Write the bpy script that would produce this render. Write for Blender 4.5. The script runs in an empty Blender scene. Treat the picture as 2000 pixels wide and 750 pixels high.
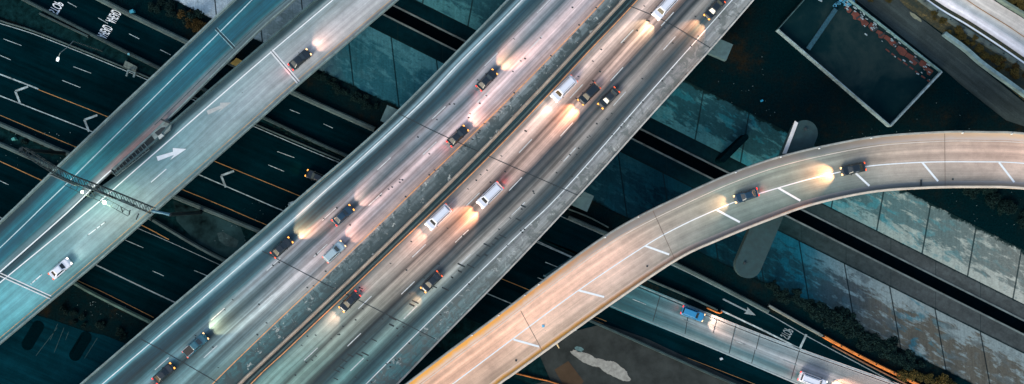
import bpy, bmesh, math, random
from mathutils import Vector, Matrix
random.seed(7)
sc = bpy.context.scene
COL = sc.collection
R = math.radians

# ------------------------------------------------------------------ camera
H = 200.0; F = 1920.0
cam = bpy.data.cameras.new('camera'); co = bpy.data.objects.new('camera', cam); COL.objects.link(co)
co.location = (0, 0, H); co.rotation_euler = (0, 0, 0)
cam.sensor_width = 36; cam.lens = 36*F/2000; cam.clip_end = 5000; cam.clip_start = 1
sc.camera = co
# ------------------------------------------------------------------ world
SUN_EL, SUN_AZ = 30, 215          # light comes low from the lower left of the picture
w = bpy.data.worlds.new('World'); sc.world = w; w.use_nodes = True
nt = w.node_tree; bg = nt.nodes['Background']
sky = nt.nodes.new('ShaderNodeTexSky'); sky.sky_type = 'NISHITA'; sky.sun_disc = False
sky.sun_elevation = R(SUN_EL); sky.sun_rotation = R(SUN_AZ); sky.air_density = 1.5; sky.dust_density = 2.5; sky.ozone_density = 1.2
nt.links.new(sky.outputs[0], bg.inputs[0]); bg.inputs[1].default_value = 0.11
sl = bpy.data.lights.new('sun', 'SUN'); sl.energy = 1.3; sl.angle = R(25); sl.color = (1, .95, .80)
so = bpy.data.objects.new('sun', sl); COL.objects.link(so)
d = Vector((math.sin(R(SUN_AZ))*math.cos(R(SUN_EL)), math.cos(R(SUN_AZ))*math.cos(R(SUN_EL)), math.sin(R(SUN_EL))))
so.rotation_euler = d.to_track_quat('Z', 'Y').to_euler()
sc.view_settings.view_transform = 'Standard'; sc.view_settings.look = 'None'
sc.view_settings.exposure = 1.05; sc.view_settings.gamma = 1

# ------------------------------------------------------------------ helpers
def P(px, py, z=0.0):
    k = (H - z)/F
    return Vector(((px-1000)*k, -(py-375)*k, z))
def PP(pts, z=0.0): return [P(x, y, z) for x, y in pts]
def S(*c):                                     # sRGB 0-255 -> linear
    return tuple(((v/255)/12.92 if v/255 <= .04045 else ((v/255+.055)/1.055)**2.4) for v in c)
def tag(o, label=None, cat=None, group=None, kind=None):
    if label: o['label'] = label
    if cat: o['category'] = cat
    if group: o['group'] = group
    if kind: o['kind'] = kind
    return o
def empty(name, loc, rz=0, **k):
    o = bpy.data.objects.new(name, None); COL.objects.link(o); o.location = loc; o.rotation_euler = (0, 0, rz)
    o.empty_display_size = .5
    return tag(o, **k)
def link(name, me, mat=None, parent=None, local=False):
    if mat:
        if isinstance(mat, (list, tuple)):
            for m in mat: me.materials.append(m)
        else: me.materials.append(mat)
    o = bpy.data.objects.new(name, me); COL.objects.link(o)
    if parent is not None:
        o.parent = parent
        if not local:
            m = Matrix.Translation(parent.location) @ parent.rotation_euler.to_matrix().to_4x4()
            o.matrix_parent_inverse = m.inverted()
    return o
class MB:
    """collects shapes into one mesh"""
    def __init__(s): s.v = []; s.f = []; s.uv = {}; s.groups = []
    def add(s, vs, fs, uvs=None):
        n = len(s.v); s.v += [tuple(v) for v in vs]
        for i, f in enumerate(fs):
            if uvs: s.uv[len(s.f)] = [uvs[j] for j in f]
            s.f.append([n+j for j in f])
        s.groups.append((n, len(s.v), len(s.f)-len(fs), len(s.f)))
    def box(s, c, size, rz=0, taper=1.0):
        cx, cy, cz = c; a, b, h = size[0]/2, size[1]/2, size[2]/2
        q = []
        for dz, t in ((-h, 1), (h, taper)):
            for dx, dy in ((-a, -b), (a, -b), (a, b), (-a, b)):
                x, y = dx*t, dy*t
                q.append((cx+x*math.cos(rz)-y*math.sin(rz), cy+x*math.sin(rz)+y*math.cos(rz), cz+dz))
        s.add(q, [(3,2,1,0), (4,5,6,7), (0,1,5,4), (1,2,6,5), (2,3,7,6), (3,0,4,7)])
    def prism(s, pts, z0, z1):
        pts = [(p[0], p[1]) for p in pts]
        A = sum(pts[i][0]*pts[(i+1) % len(pts)][1]-pts[(i+1) % len(pts)][0]*pts[i][1] for i in range(len(pts)))
        if A < 0: pts = pts[::-1]
        n = len(pts)
        s.add([(x, y, z0) for x, y in pts]+[(x, y, z1) for x, y in pts],
              [tuple(range(n))[::-1], tuple(range(n, 2*n))]+[(i, (i+1) % n, n+(i+1) % n, n+i) for i in range(n)])
    def flat(s, pts, z=None):
        pts = [Vector(p) for p in pts]
        if z is not None:
            for p in pts: p.z = z
        A = sum(pts[i].x*pts[(i+1) % len(pts)].y-pts[(i+1) % len(pts)].x*pts[i].y for i in range(len(pts)))
        if A < 0: pts = pts[::-1]
        s.add(pts, [tuple(range(len(pts)))])
    def bar(s, a, b, wd, h=None):
        a = Vector(a); b = Vector(b); h = h or wd
        t = (b-a).normalized(); up = Vector((0, 0, 1)) if abs(t.z) < .9 else Vector((0, 1, 0))
        n = t.cross(up).normalized(); u = n.cross(t)
        q = [p+n*i*wd/2+u*j*h/2 for p in (a, b) for i, j in ((-1, -1), (1, -1), (1, 1), (-1, 1))]
        s.add(q, [(0,1,2,3), (7,6,5,4), (0,4,5,1), (1,5,6,2), (2,6,7,3), (3,7,4,0)])
    def tube(s, pts, rad, n=8):
        if not isinstance(rad, (list, tuple)): rad = [rad]*len(pts)
        vs = []; fs = []
        for i, p in enumerate(pts):
            p = Vector(p); t = (Vector(pts[min(i+1, len(pts)-1)])-Vector(pts[max(i-1, 0)])).normalized()
            up = Vector((0, 0, 1)) if abs(t.z) < .9 else Vector((1, 0, 0))
            a = t.cross(up).normalized(); b = a.cross(t)
            for k in range(n):
                an = 2*math.pi*k/n; vs.append(p+(a*math.cos(an)+b*math.sin(an))*rad[i])
        for i in range(len(pts)-1):
            for k in range(n): fs.append((i*n+k, i*n+(k+1) % n, (i+1)*n+(k+1) % n, (i+1)*n+k))
        fs.append(tuple(range(n))); fs.append(tuple(range((len(pts)-1)*n, len(pts)*n))[::-1])
        s.add(vs, fs)
    def mesh(s, name='mesh', smooth=False):
        me = bpy.data.meshes.new(name); me.from_pydata(s.v, [], s.f)
        if s.uv:
            ul = me.uv_layers.new(name='UVMap')
            for pi, po in enumerate(me.polygons):
                if pi in s.uv:
                    for k, li in enumerate(po.loop_indices): ul.data[li].uv = s.uv[pi][k]
        bm = bmesh.new(); bm.from_mesh(me)
        if not s.uv or len(s.uv) < len(s.f): bmesh.ops.recalc_face_normals(bm, faces=bm.faces)
        bm.to_mesh(me); bm.free()
        if smooth:
            for po in me.polygons: po.use_smooth = True
        me.update(); return me
    def split(s, name, mat=None, parent=None):
        # every added shape becomes a part of its own
        for a, b, fa, fb in s.groups:
            m = MB(); m.v = s.v[a:b]; m.f = [[j-a for j in f] for f in s.f[fa:fb]]; m.build(name, mat, parent)
    def build(s, name, mat=None, parent=None, local=False, smooth=False):
        return link(name, s.mesh(name, smooth), mat, parent, local)

def crom(pts, n):
    """smooth path through pts, resampled to n points of equal spacing"""
    pts = [Vector(p) for p in pts]
    q = [pts[0]*2-pts[1]]+pts+[pts[-1]*2-pts[-2]]
    out = []
    for i in range(1, len(q)-2):
        a, b, c, e = q[i-1:i+3]
        for k in range(16):
            t = k/16
            out.append(.5*((2*b)+(c-a)*t+(2*a-5*b+4*c-e)*t*t+(-a+3*b-3*c+e)*t*t*t))
    out.append(pts[-1])
    return resamp(out, n)
def resamp(out, n):
    L = [0]
    for a, b in zip(out, out[1:]): L.append(L[-1]+(b-a).length)
    r = []; j = 0
    for i in range(n):
        d_ = L[-1]*i/(n-1)
        while j < len(L)-2 and L[j+1] < d_: j += 1
        r.append(out[j].lerp(out[j+1], (d_-L[j])/max(1e-9, L[j+1]-L[j])))
    return r
def path(pts, z, n=80): return crom(PP(pts, z), n)
def plen(p): return sum((b-a).length for a, b in zip(p, p[1:]))
def nrm(p, i):
    t = p[min(i+1, len(p)-1)]-p[max(i-1, 0)]; t.z = 0; t.normalize()
    return Vector((t.y, -t.x, 0))           # to the right of travel
def off(p, d_, dz=0): return [q+nrm(p, i)*d_+Vector((0, 0, dz)) for i, q in enumerate(p)]
def sub(p, a, b, n=None):
    L = plen(p); n = n or max(2, int((b-a)/1.5)+1)
    big = resamp(p, max(200, int(L*2)))
    m = len(big)-1; i0, i1 = a/L*m, b/L*m; r = []
    for k in range(n):
        t = i0+(i1-i0)*k/(n-1); t = max(0, min(m-1e-6, t)); i = int(t); r.append(big[i].lerp(big[i+1], t-i))
    return r
def strip(mb, p, wd, dz=.02):
    a = off(p, -wd/2, dz); b = off(p, wd/2, dz); n = len(p)
    mb.add(a+b, [(i, n+i, n+i+1, i+1) for i in range(n-1)])
def dashes(mb, p, wd=.16, on=3.0, gap=9.0, start=0, dz=.02):
    L = plen(p); s_ = start
    while s_+on < L:
        strip(mb, sub(p, s_, s_+on, 3), wd, dz); s_ += on+gap
def wall(mb, p, d0, d1, z0, z1, top=None):
    """solid swept wall between lateral offsets d0,d1 ; top=(t0,t1) narrower top"""
    t0, t1 = top if top else (d0, d1)
    A = off(p, d0, z0); B = off(p, t0, z1); C_ = off(p, t1, z1); D = off(p, d1, z0); n = len(p)
    vs = A+B+C_+D; fs = []
    for i in range(n-1):
        for k in range(4):
            a, b = k*n, ((k+1) % 4)*n
            fs.append((a+i, b+i, b+i+1, a+i+1))
    fs.append((0, 3*n, 2*n, n)); fs.append((n-1, 2*n-1, 3*n-1, 4*n-1))
    mb.add(vs, fs)
def ribbon(rails, ts, thick=0, mb=None):
    mb = mb or MB(); n = len(rails[0]); m = len(rails)
    mid = rails[m//2]; s_ = [0]
    for a, b in zip(mid, mid[1:]): s_.append(s_[-1]+(b-a).length)
    vs = [p for r in rails for p in r]; uv = [(ts[j], s_[i]) for j in range(m) for i in range(n)]
    fs = [(j*n+i, (j+1)*n+i, (j+1)*n+i+1, j*n+i+1) for j in range(m-1) for i in range(n-1)]
    if thick:
        k = len(vs); e0 = rails[0]; e1 = rails[-1]; inset = 1.0
        lo0 = [p+(q-p).normalized()*inset-Vector((0, 0, thick)) for p, q in zip(e0, e1)]
        lo1 = [q+(p-q).normalized()*inset-Vector((0, 0, thick)) for p, q in zip(e0, e1)]
        h0 = [p-Vector((0, 0, .45)) for p in e0]; h1 = [p-Vector((0, 0, .45)) for p in e1]
        for r in (h0, lo0, lo1, h1): vs += r; uv += [(ts[0] if r in (h0, lo0) else ts[-1], s_[i]) for i in range(n)]
        seq = [0, k, k+n, k+2*n, k+3*n, (m-1)*n]
        for a, b in zip(seq, seq[1:]): fs += [(b+i, a+i, a+i+1, b+i+1) for i in range(n-1)]
    mb.add(vs, fs, uv); return mb

# ------------------------------------------------------------------ materials
MATS = {}
def newmat(name):
    m = bpy.data.materials.new(name); m.use_nodes = True
    t = m.node_tree; b = t.nodes['Principled BSDF']; return m, t, b
def ramp(t, stops, interp='LINEAR'):
    r = t.nodes.new('ShaderNodeValToRGB'); r.color_ramp.interpolation = interp
    e = r.color_ramp.elements
    stops = sorted(stops, key=lambda q: q[0])
    e[0].position = stops[0][0]; e[0].color = tuple(stops[0][1])+(1,)
    e[1].position = stops[-1][0]; e[1].color = tuple(stops[-1][1])+(1,)
    for p_, c in stops[1:-1]:
        x = e.new(p_); x.color = tuple(c)+(1,)
    return r
def mix(t, a, b, fac, mode='MIX'):
    m = t.nodes.new('ShaderNodeMix'); m.data_type = 'RGBA'; m.blend_type = mode
    for s_, v in ((6, a), (7, b), (0, fac)):
        if hasattr(v, 'is_linked') or hasattr(v, 'links'): t.links.new(v, m.inputs[s_])
        elif s_ == 0: m.inputs[0].default_value = v
        else: m.inputs[s_].default_value = tuple(v)+((1,) if len(v) == 3 else ())
    return m.outputs[2]
def math_(t, op, a, b=0.0, clamp=False):
    m = t.nodes.new('ShaderNodeMath'); m.operation = op; m.use_clamp = clamp
    for i, v in enumerate((a, b)):
        if hasattr(v, 'links'): t.links.new(v, m.inputs[i])
        else: m.inputs[i].default_value = v
    return m.outputs[0]
def noise(t, vec, scale, detail=4, rough=.6, dist=0.0):
    n = t.nodes.new('ShaderNodeTexNoise'); n.inputs['Scale'].default_value = scale
    n.inputs['Detail'].default_value = detail; n.inputs['Roughness'].default_value = rough; n.inputs['Distortion'].default_value = dist
    if vec is not None: t.links.new(vec, n.inputs['Vector'])
    return n.outputs[0]
def mapping(t, vec, scale=(1, 1, 1), loc=(0, 0, 0), rot=(0, 0, 0)):
    m = t.nodes.new('ShaderNodeMapping'); m.inputs['Scale'].default_value = scale; m.inputs['Location'].default_value = loc; m.inputs['Rotation'].default_value = rot
    t.links.new(vec, m.inputs['Vector']); return m.outputs[0]
def remap(t, v, a, b, c=0.0, d_=1.0):
    m = t.nodes.new('ShaderNodeMapRange'); t.links.new(v, m.inputs[0])
    m.inputs[1].default_value = a; m.inputs[2].default_value = b; m.inputs[3].default_value = c; m.inputs[4].default_value = d_
    return m.outputs[0]
def coords(t): return t.nodes.new('ShaderNodeTexCoord')
def bump(t, b, h, s=.3, dist=.05):
    n = t.nodes.new('ShaderNodeBump'); n.inputs['Strength'].default_value = s; n.inputs['Distance'].default_value = dist
    t.links.new(h, n.inputs['Height']); t.links.new(n.outputs[0], b.inputs['Normal'])

def simple(name, col, rough=.8, metal=0, var=.25, scale=2.0, emit=None, es=1.0, spec=None):
    m, t, b = newmat(name)
    tc = coords(t); n = noise(t, tc.outputs['Object'], scale, 5, .65)
    f = remap(t, n, .3, .7)
    c = mix(t, tuple(x*(1-var) for x in col), tuple(min(1, x*(1+var)) for x in col), f)
    t.links.new(c, b.inputs['Base Color']); b.inputs['Roughness'].default_value = rough; b.inputs['Metallic'].default_value = metal
    if spec is not None: b.inputs['Specular IOR Level'].default_value = spec
    if emit: b.inputs['Emission Color'].default_value = tuple(emit)+(1,); b.inputs['Emission Strength'].default_value = es
    return m

def deck_mat(name, stops, L, vstops=None, streak=.35, blotch=.3, mott=None, ucount=9, stainU=None):
    """worn concrete carriageway. UV: u across 0..1, v along in metres"""
    m, t, b = newmat(name)
    tc = coords(t); uv = tc.outputs['UV']; ob = tc.outputs['Object']
    sep = t.nodes.new('ShaderNodeSeparateXYZ'); t.links.new(uv, sep.inputs[0])
    wob = noise(t, mapping(t, uv, (6, .03, 1)), 1, 3)
    u = math_(t, 'ADD', sep.outputs[0], math_(t, 'MULTIPLY', math_(t, 'SUBTRACT', wob, .5), .035))
    r = ramp(t, [(p_, c) for p_, c in stops]); t.links.new(u, r.inputs[0]); c = r.outputs[0]
    # long tyre-wear streaks
    s1 = noise(t, mapping(t, uv, (ucount*4, .012, 1)), 1, 3, .55)
    s2 = noise(t, mapping(t, uv, (ucount*14, .03, 1), (3, 7, 0)), 1, 3, .6)
    f1 = remap(t, s1, .33, .67, 1-streak, 1+streak*.8); f2 = remap(t, s2, .3, .7, 1-streak*.35, 1+streak*.3)
    f = math_(t, 'MULTIPLY', f1, f2)
    b1 = noise(t, ob, .045, 3, .5); f = math_(t, 'MULTIPLY', f, remap(t, b1, .3, .7, 1-blotch, 1+blotch*.6))
    b2 = noise(t, ob, .6, 6, .7); f = math_(t, 'MULTIPLY', f, remap(t, b2, .3, .7, .84, 1.12)); b3 = noise(t, mapping(t, uv, (ucount*2, .09, 1), (9, 2, 0)), 1, 6, .7, .6); f = math_(t, 'MULTIPLY', f, remap(t, b3, .35, .65, .88, 1.1))
    g = noise(t, ob, 6.0, 3, .8); f = math_(t, 'MULTIPLY', f, remap(t, g, .25, .75, .86, 1.13))
    comb = t.nodes.new('ShaderNodeCombineXYZ')
    for i in range(3): t.links.new(f, comb.inputs[i])
    c = mix(t, c, comb.outputs[0], 1.0, 'MULTIPLY')
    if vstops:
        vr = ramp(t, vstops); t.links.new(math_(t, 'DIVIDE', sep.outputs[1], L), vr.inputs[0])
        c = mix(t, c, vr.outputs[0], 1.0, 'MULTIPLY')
    if mott:                              # crusty mottled shoulders
        for (u0, u1, dark) in mott:
            inb = math_(t, 'MULTIPLY', math_(t, 'GREATER_THAN', sep.outputs[0], u0), math_(t, 'LESS_THAN', sep.outputs[0], u1))
            mn = noise(t, mapping(t, ob, (1, 1, 1), (u0*50, 0, 0)), .55, 6, .72, .8)
            mk = math_(t, 'MULTIPLY', remap(t, mn, .47, .57), inb)
            c = mix(t, c, dark, math_(t, 'MULTIPLY', mk, .85))
            mn2 = noise(t, mapping(t, ob, (1, 1, 1), (u0*90+9, 4, 0)), .8, 5, .7, .5)
            mk2 = math_(t, 'MULTIPLY', remap(t, mn2, .60, .68), inb)
            c = mix(t, c, S(190, 196, 194), math_(t, 'MULTIPLY', mk2, .6))
    # oil drips and specks
    vo = t.nodes.new('ShaderNodeTexVoronoi'); vo.inputs['Scale'].default_value = .22; t.links.new(ob, vo.inputs['Vector'])
    sp = math_(t, 'LESS_THAN', vo.outputs['Distance'], .022)
    c = mix(t, c, (.012, .02, .024), math_(t, 'MULTIPLY', sp, .8))
    t.links.new(c, b.inputs['Base Color']); b.inputs['Roughness'].default_value = .82
    bump(t, b, g, .25, .02)
    return m

M = {}
M['asphalt'] = None
def asphalt(name, col, streak=.25, ang=23):
    m, t, b = newmat(name); tc = coords(t); ob = tc.outputs['Object']; rot_ = mapping(t, ob, rot=(0, 0, R(ang)))
    n1 = noise(t, mapping(t, rot_, (.02, .35, 1)), 1, 4, .6)
    n2 = noise(t, ob, .12, 6, .7); n3 = noise(t, ob, 8, 2, .7)
    f = math_(t, 'MULTIPLY', remap(t, n1, .3, .7, 1-streak, 1+streak), remap(t, n2, .3, .7, .7, 1.35))
    f = math_(t, 'MULTIPLY', f, remap(t, n3, .3, .7, .8, 1.2))
    n4 = noise(t, mapping(t, rot_, (.04, .9, 1)), 1, 5, .7); f = math_(t, 'MULTIPLY', f, remap(t, n4, .35, .65, .75, 1.4))
    comb = t.nodes.new('ShaderNodeCombineXYZ')
    for i in range(3): t.links.new(f, comb.inputs[i])
    t.links.new(mix(t, col, comb.outputs[0], 1.0, 'MULTIPLY'), b.inputs['Base Color'])
    b.inputs['Roughness'].default_value = 1; b.inputs['Specular IOR Level'].default_value = .0
    bump(t, b, n3, .2, .01); return m
M['asphalt'] = asphalt('dark asphalt', (.0003, .0080, .0115))
M['asphalt_brown'] = asphalt('brown grey asphalt', (.008, .013, .015))
M['alley'] = asphalt('alley asphalt', (.034, .046, .046), .1, 38)
M['white_g'] = simple('grimy white road paint', (.24, .31, .33), .8, var=.6, scale=.9)
M['white'] = simple('white road paint', (.70, .74, .78), .7, var=.08, scale=1.5)
M['white_worn'] = simple('worn white road paint', (.16, .21, .23), .8, var=.35, scale=.8)
M['faint'] = simple('ghost of removed paint', (.34, .37, .38), .8, var=.15)
M['yellow'] = simple('faded yellow paint', (.62, .27, .10), .8, var=.35, scale=1.0)
M['yellow_dim'] = simple('dim yellow paint', (.34, .18, .07), .8, var=.3, scale=1.0)
M['yellow_bright'] = simple('orange yellow line paint', (.30, .15, .045), .8, var=.25, scale=.8)
M['seam'] = simple('dark joint sealant', (.012, .022, .028), .8)
M['seam_white'] = simple('pale joint header', (.58, .6, .63), .8, var=.15)
M['seam_brown'] = simple('rusty joint sealant', (.33, .17, .08), .8)
M['parapet'] = simple('weathered concrete parapet', (.13, .19, .20), .85, var=.35, scale=.7)
M['parapet_light'] = simple('pale concrete parapet', (.42, .41, .39), .85, var=.25, scale=.6)
M['parapet_dark'] = simple('damp dark concrete parapet', (.035, .075, .085), .85, var=.35, scale=.7)
M['median'] = simple('beige median barrier concrete', (.34, .28, .23), .85, var=.3, scale=.5)
M['barrier'] = simple('grimy grey barrier', (.040, .070, .072), .85, var=.4, scale=.4)
M['barrier_dark'] = simple('dark barrier concrete', (.012, .034, .038), .85, var=.4, scale=.4)
M['cap'] = simple('bent cap concrete', (.05, .10, .11), .85, var=.25, scale=.8)
M['cap_lit'] = simple('bent cap concrete lit face', (.52, .52, .53), .85, var=.15, scale=.8)
M['steel'] = simple('galvanised steel', (.10, .14, .15), .45, .6, var=.3, scale=3)
M['steel_dark'] = simple('dark painted steel', (.006, .016, .020), .5, .3, var=.4, scale=3)
M['lit_rail'] = simple('orange lit rail steel', (.55, .17, .03), .7, .1, var=.5, scale=.6)  # orange lamp light on the rails is put into the base colour
M['rust'] = simple('brown rust steel', (.16, .08, .045), .8, .1, var=.5, scale=.9)
M['sign_back'] = simple('aluminium sign back', (.16, .19, .19), .5, .5, var=.2)
M['lamp_glow'] = simple('lit sign lamp', (.9, .95, .8), .4, emit=(.78, 1, .62), es=14)
M['white_lens'] = simple('street lamp lens', (.8, .86, .88), .4, emit=(.8, .95, 1), es=1.2)

def ground_mat():
    m, t, b = newmat('dark scrub soil'); tc = coords(t); ob = tc.outputs['Object']
    n1 = noise(t, ob, .05, 6, .7); n2 = noise(t, ob, .5, 8, .75); n3 = noise(t, ob, 3.0, 6, .8)
    r = ramp(t, [(0, (.0003, .0080, .0110)), (.42, (.0008, .0100, .0130)), (.60, (.0035, .0100, .0115)), (.78, (.014, .012, .008)), (1, (.032, .022, .01))])
    t.links.new(remap(t, math_(t, 'ADD', math_(t, 'MULTIPLY', n1, .75), math_(t, 'MULTIPLY', n2, .35)), .3, .8), r.inputs[0])
    f = remap(t, n3, .35, .75, .5, 1.7); comb = t.nodes.new('ShaderNodeCombineXYZ')
    for i in range(3): t.links.new(f, comb.inputs[i])
    c = mix(t, r.outputs[0], comb.outputs[0], 1.0, 'MULTIPLY')
    t.links.new(c, b.inputs['Base Color']); b.inputs['Roughness'].default_value = 1; b.inputs['Specular IOR Level'].default_value = 0
    bump(t, b, n3, .6, .15); return m
M['ground'] = ground_mat()
def dirt_mat():
    m, t, b = newmat('olive verge dirt'); tc = coords(t); ob = tc.outputs['Object']
    n1 = noise(t, mapping(t, mapping(t, ob, rot=(0, 0, R(34))), (.07, .4, 1)), 1, 6, .75); n2 = noise(t, ob, 1.6, 8, .8)
    r = ramp(t, [(0, (.006, .016, .016)), (.40, (.014, .024, .018)), (.55, (.05, .045, .02)), (.68, (.16, .11, .035)), (1, (.30, .20, .08))])
    t.links.new(remap(t, math_(t, 'ADD', math_(t, 'MULTIPLY', n1, .55), math_(t, 'MULTIPLY', n2, .5)), .25, .85), r.inputs[0])
    t.links.new(r.outputs[0], b.inputs['Base Color']); b.inputs['Roughness'].default_value = 1
    bump(t, b, n2, .5, .1); return m
M['dirt'] = dirt_mat()

def bank_mat(name, L, side, seed):
    """sloping channel bank: bare panels with painted-over patches; u 0 at the toe .. 1 at the top"""
    m, t, b = newmat(name); tc = coords(t); uv = tc.outputs['UV']; ob = tc.outputs['Object']
    sep = t.nodes.new('ShaderNodeSeparateXYZ'); t.links.new(uv, sep.inputs[0]); U, V = sep.outputs[0], sep.outputs[1]
    v01 = math_(t, 'DIVIDE', V, L)
    base = ramp(t, side['base']); t.links.new(v01, base.inputs[0])
    patch = ramp(t, side['patch']); t.links.new(v01, patch.inputs[0])
    pn = noise(t, mapping(t, uv, (7.5, .20, 1), (seed, seed, 0)), 1, 8, .68, .3)
    pn2 = noise(t, mapping(t, uv, (9, .5, 1), (seed+5, 1, 0)), 1, 5, .65, .3)
    toe = remap(t, U, 0, .42, .16, -.02) if side.get('toe') else remap(t, U, 0, 1, .05, -.02)
    k = math_(t, 'ADD', math_(t, 'ADD', math_(t, 'MULTIPLY', pn, .75), math_(t, 'MULTIPLY', pn2, .25)), toe)
    mk = remap(t, k, .50, .58)
    c = mix(t, base.outputs[0], patch.outputs[0], math_(t, 'MULTIPLY', mk, .80))
    # second, bluer coat of paint
    pn3 = noise(t, mapping(t, uv, (5, .22, 1), (seed+11, 3, 0)), 1, 6, .6, .4)
    teal = ramp(t, side['teal']); t.links.new(v01, teal.inputs[0])
    c = mix(t, c, teal.outputs[0], math_(t, 'MULTIPLY', remap(t, pn3, .53, .60), .65))
    gr = noise(t, ob, 2.2, 8, .75); f = remap(t, gr, .3, .7, .72, 1.25)
    comb = t.nodes.new('ShaderNodeCombineXYZ')
    for i in range(3): t.links.new(f, comb.inputs[i])
    c = mix(t, c, comb.outputs[0], 1.0, 'MULTIPLY')
    # panel joints every 10.4 m
    # run-off stains down the slope
    rs = noise(t, mapping(t, uv, (.7, .9, 1), (seed, 2, 0)), 1, 5, .75)
    fs_ = remap(t, rs, .35, .7, 1.12, .78); cs_ = t.nodes.new('ShaderNodeCombineXYZ')
    for i in range(3): t.links.new(fs_, cs_.inputs[i])
    c = mix(t, c, cs_.outputs[0], 1.0, 'MULTIPLY')
    fr = math_(t, 'FRACT', math_(t, 'DIVIDE', math_(t, 'ADD', math_(t, 'ADD', V, math_(t, 'MULTIPLY', U, -2.0)), side['phase']), 10.4))
    jn = math_(t, 'LESS_THAN', math_(t, 'ABSOLUTE', math_(t, 'SUBTRACT', fr, .5)), .016)
    c = mix(t, c, (.006, .016, .02), math_(t, 'MULTIPLY', jn, .85))
    # soil and litter creeping over the top edge
    en = noise(t, ob, .35, 8, .75)
    ek = math_(t, 'ADD', U, math_(t, 'MULTIPLY', math_(t, 'SUBTRACT', en, .5), side['edge']))
    em = remap(t, ek, side['e0'], side['e0']+.04)
    c = mix(t, c, (.004, .013, .015), em)
    t.links.new(c, b.inputs['Base Color']); b.inputs['Roughness'].default_value = 1; b.inputs['Specular IOR Level'].default_value = 0
    return m
def bed_mat():
    m, t, b = newmat('channel bed concrete'); tc = coords(t); uv = tc.outputs['UV']; ob = tc.outputs['Object']
    sep = t.nodes.new('ShaderNodeSeparateXYZ'); t.links.new(uv, sep.inputs[0])
    v01 = math_(t, 'DIVIDE', sep.outputs[1], LCH)
    r = ramp(t, [(0, (.001, .014, .020)), (v_at(1300), (.001, .011, .016)), (v_at(1500), (.006, .026, .030)), (v_at(1620), (.026, .042, .045)), (v_at(1800), (.050, .062, .066)), (1, (.058, .070, .075))]); t.links.new(v01, r.inputs[0])
    n = noise(t, ob, .9, 8, .75); n2 = noise(t, mapping(t, uv, (3, .06, 1)), 1, 4, .6)
    f = math_(t, 'MULTIPLY', remap(t, n, .3, .7, .65, 1.3), remap(t, n2, .3, .7, .7, 1.3))
    comb = t.nodes.new('ShaderNodeCombineXYZ')
    for i in range(3): t.links.new(f, comb.inputs[i])
    c = mix(t, r.outputs[0], comb.outputs[0], 1.0, 'MULTIPLY')
    n3 = noise(t, mapping(t, uv, (2, .35, 1)), 1, 7, .8)                 # dark silt at the toe of the banks
    for uu in (0.0, 1.0):
        dd = math_(t, 'ABSOLUTE', math_(t, 'SUBTRACT', sep.outputs[0], uu))
        k = math_(t, 'ADD', dd, math_(t, 'MULTIPLY', math_(t, 'SUBTRACT', n3, .5), .09))
        c = mix(t, (.004, .012, .014), c, remap(t, k, .012, .045))
    fr = math_(t, 'FRACT', math_(t, 'DIVIDE', sep.outputs[1], 10.4))
    c = mix(t, c, (.008, .018, .02), math_(t, 'MULTIPLY', math_(t, 'LESS_THAN', fr, .015), .6))
    t.links.new(c, b.inputs['Base Color']); b.inputs['Roughness'].default_value = 1; b.inputs['Specular IOR Level'].default_value = 0; return m

# ------------------------------------------------------------------ terrain and flood channel
def yt(x): return 440+(x-1600)*.5
XS = [-1500, -900, -500, -200, 0, 200, 400, 600, 800, 1000, 1200, 1400, 1600, 1800, 2000, 2200, 2600, 3200, 4000]
def rail(o, z, n=120):
    f = o if callable(o) else (lambda x: o)
    pts = [P(x, yt(x)+f(x), z) for x in XS]
    return resamp(pts, n)
lowtop = lambda x: 160+max(0, (1800-min(max(x, 300), 2200)))*.021
NB = -152
farN = [p+Vector((-60, 900, 0)) for p in rail(NB, 0)]; farS = [p+Vector((60, -900, 0)) for p in rail(lowtop, 0)]
for i, p in enumerate(farN): p.x *= 1.6
for i, p in enumerate(farS): p.x *= 1.6
g = ribbon([farN, rail(NB-1, 0), rail(-46, -4.25), rail(-16, -6.7), rail(16, -6.7), rail(51, -4.25), rail(lambda x: lowtop(x)+1, 0), farS], [0, .1, .2, .3, .7, .8, .9, 1])
tag(g.build('ground', M['ground']), kind='structure')
LCH = plen(rail(0, -4)); v_at = lambda x: (x+1500)/5500
sideN = dict(base=[(0, (.03, .10, .13)), (v_at(900), (.012, .05, .07)), (v_at(1300), (.010, .045, .06)), (v_at(1550), (.014, .05, .062)), (v_at(1700), (.05, .10, .115)), (v_at(1950), (.09, .11, .115))],
             patch=[(0, (.10, .24, .28)), (v_at(900), (.035, .13, .16)), (v_at(1400), (.04, .15, .18)), (v_at(1560), (.05, .17, .2)), (v_at(1700), (.19, .25, .25)), (v_at(2000), (.27, .30, .30))],
             teal=[(0, (.02, .08, .1)), (v_at(1000), (.01, .05, .07)), (v_at(1400), (.012, .12, .16)), (v_at(1700), (.03, .15, .19)), (v_at(2000), (.10, .12, .125))],
             phase=3.0, edge=.5, e0=.93, toe=True)
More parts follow.
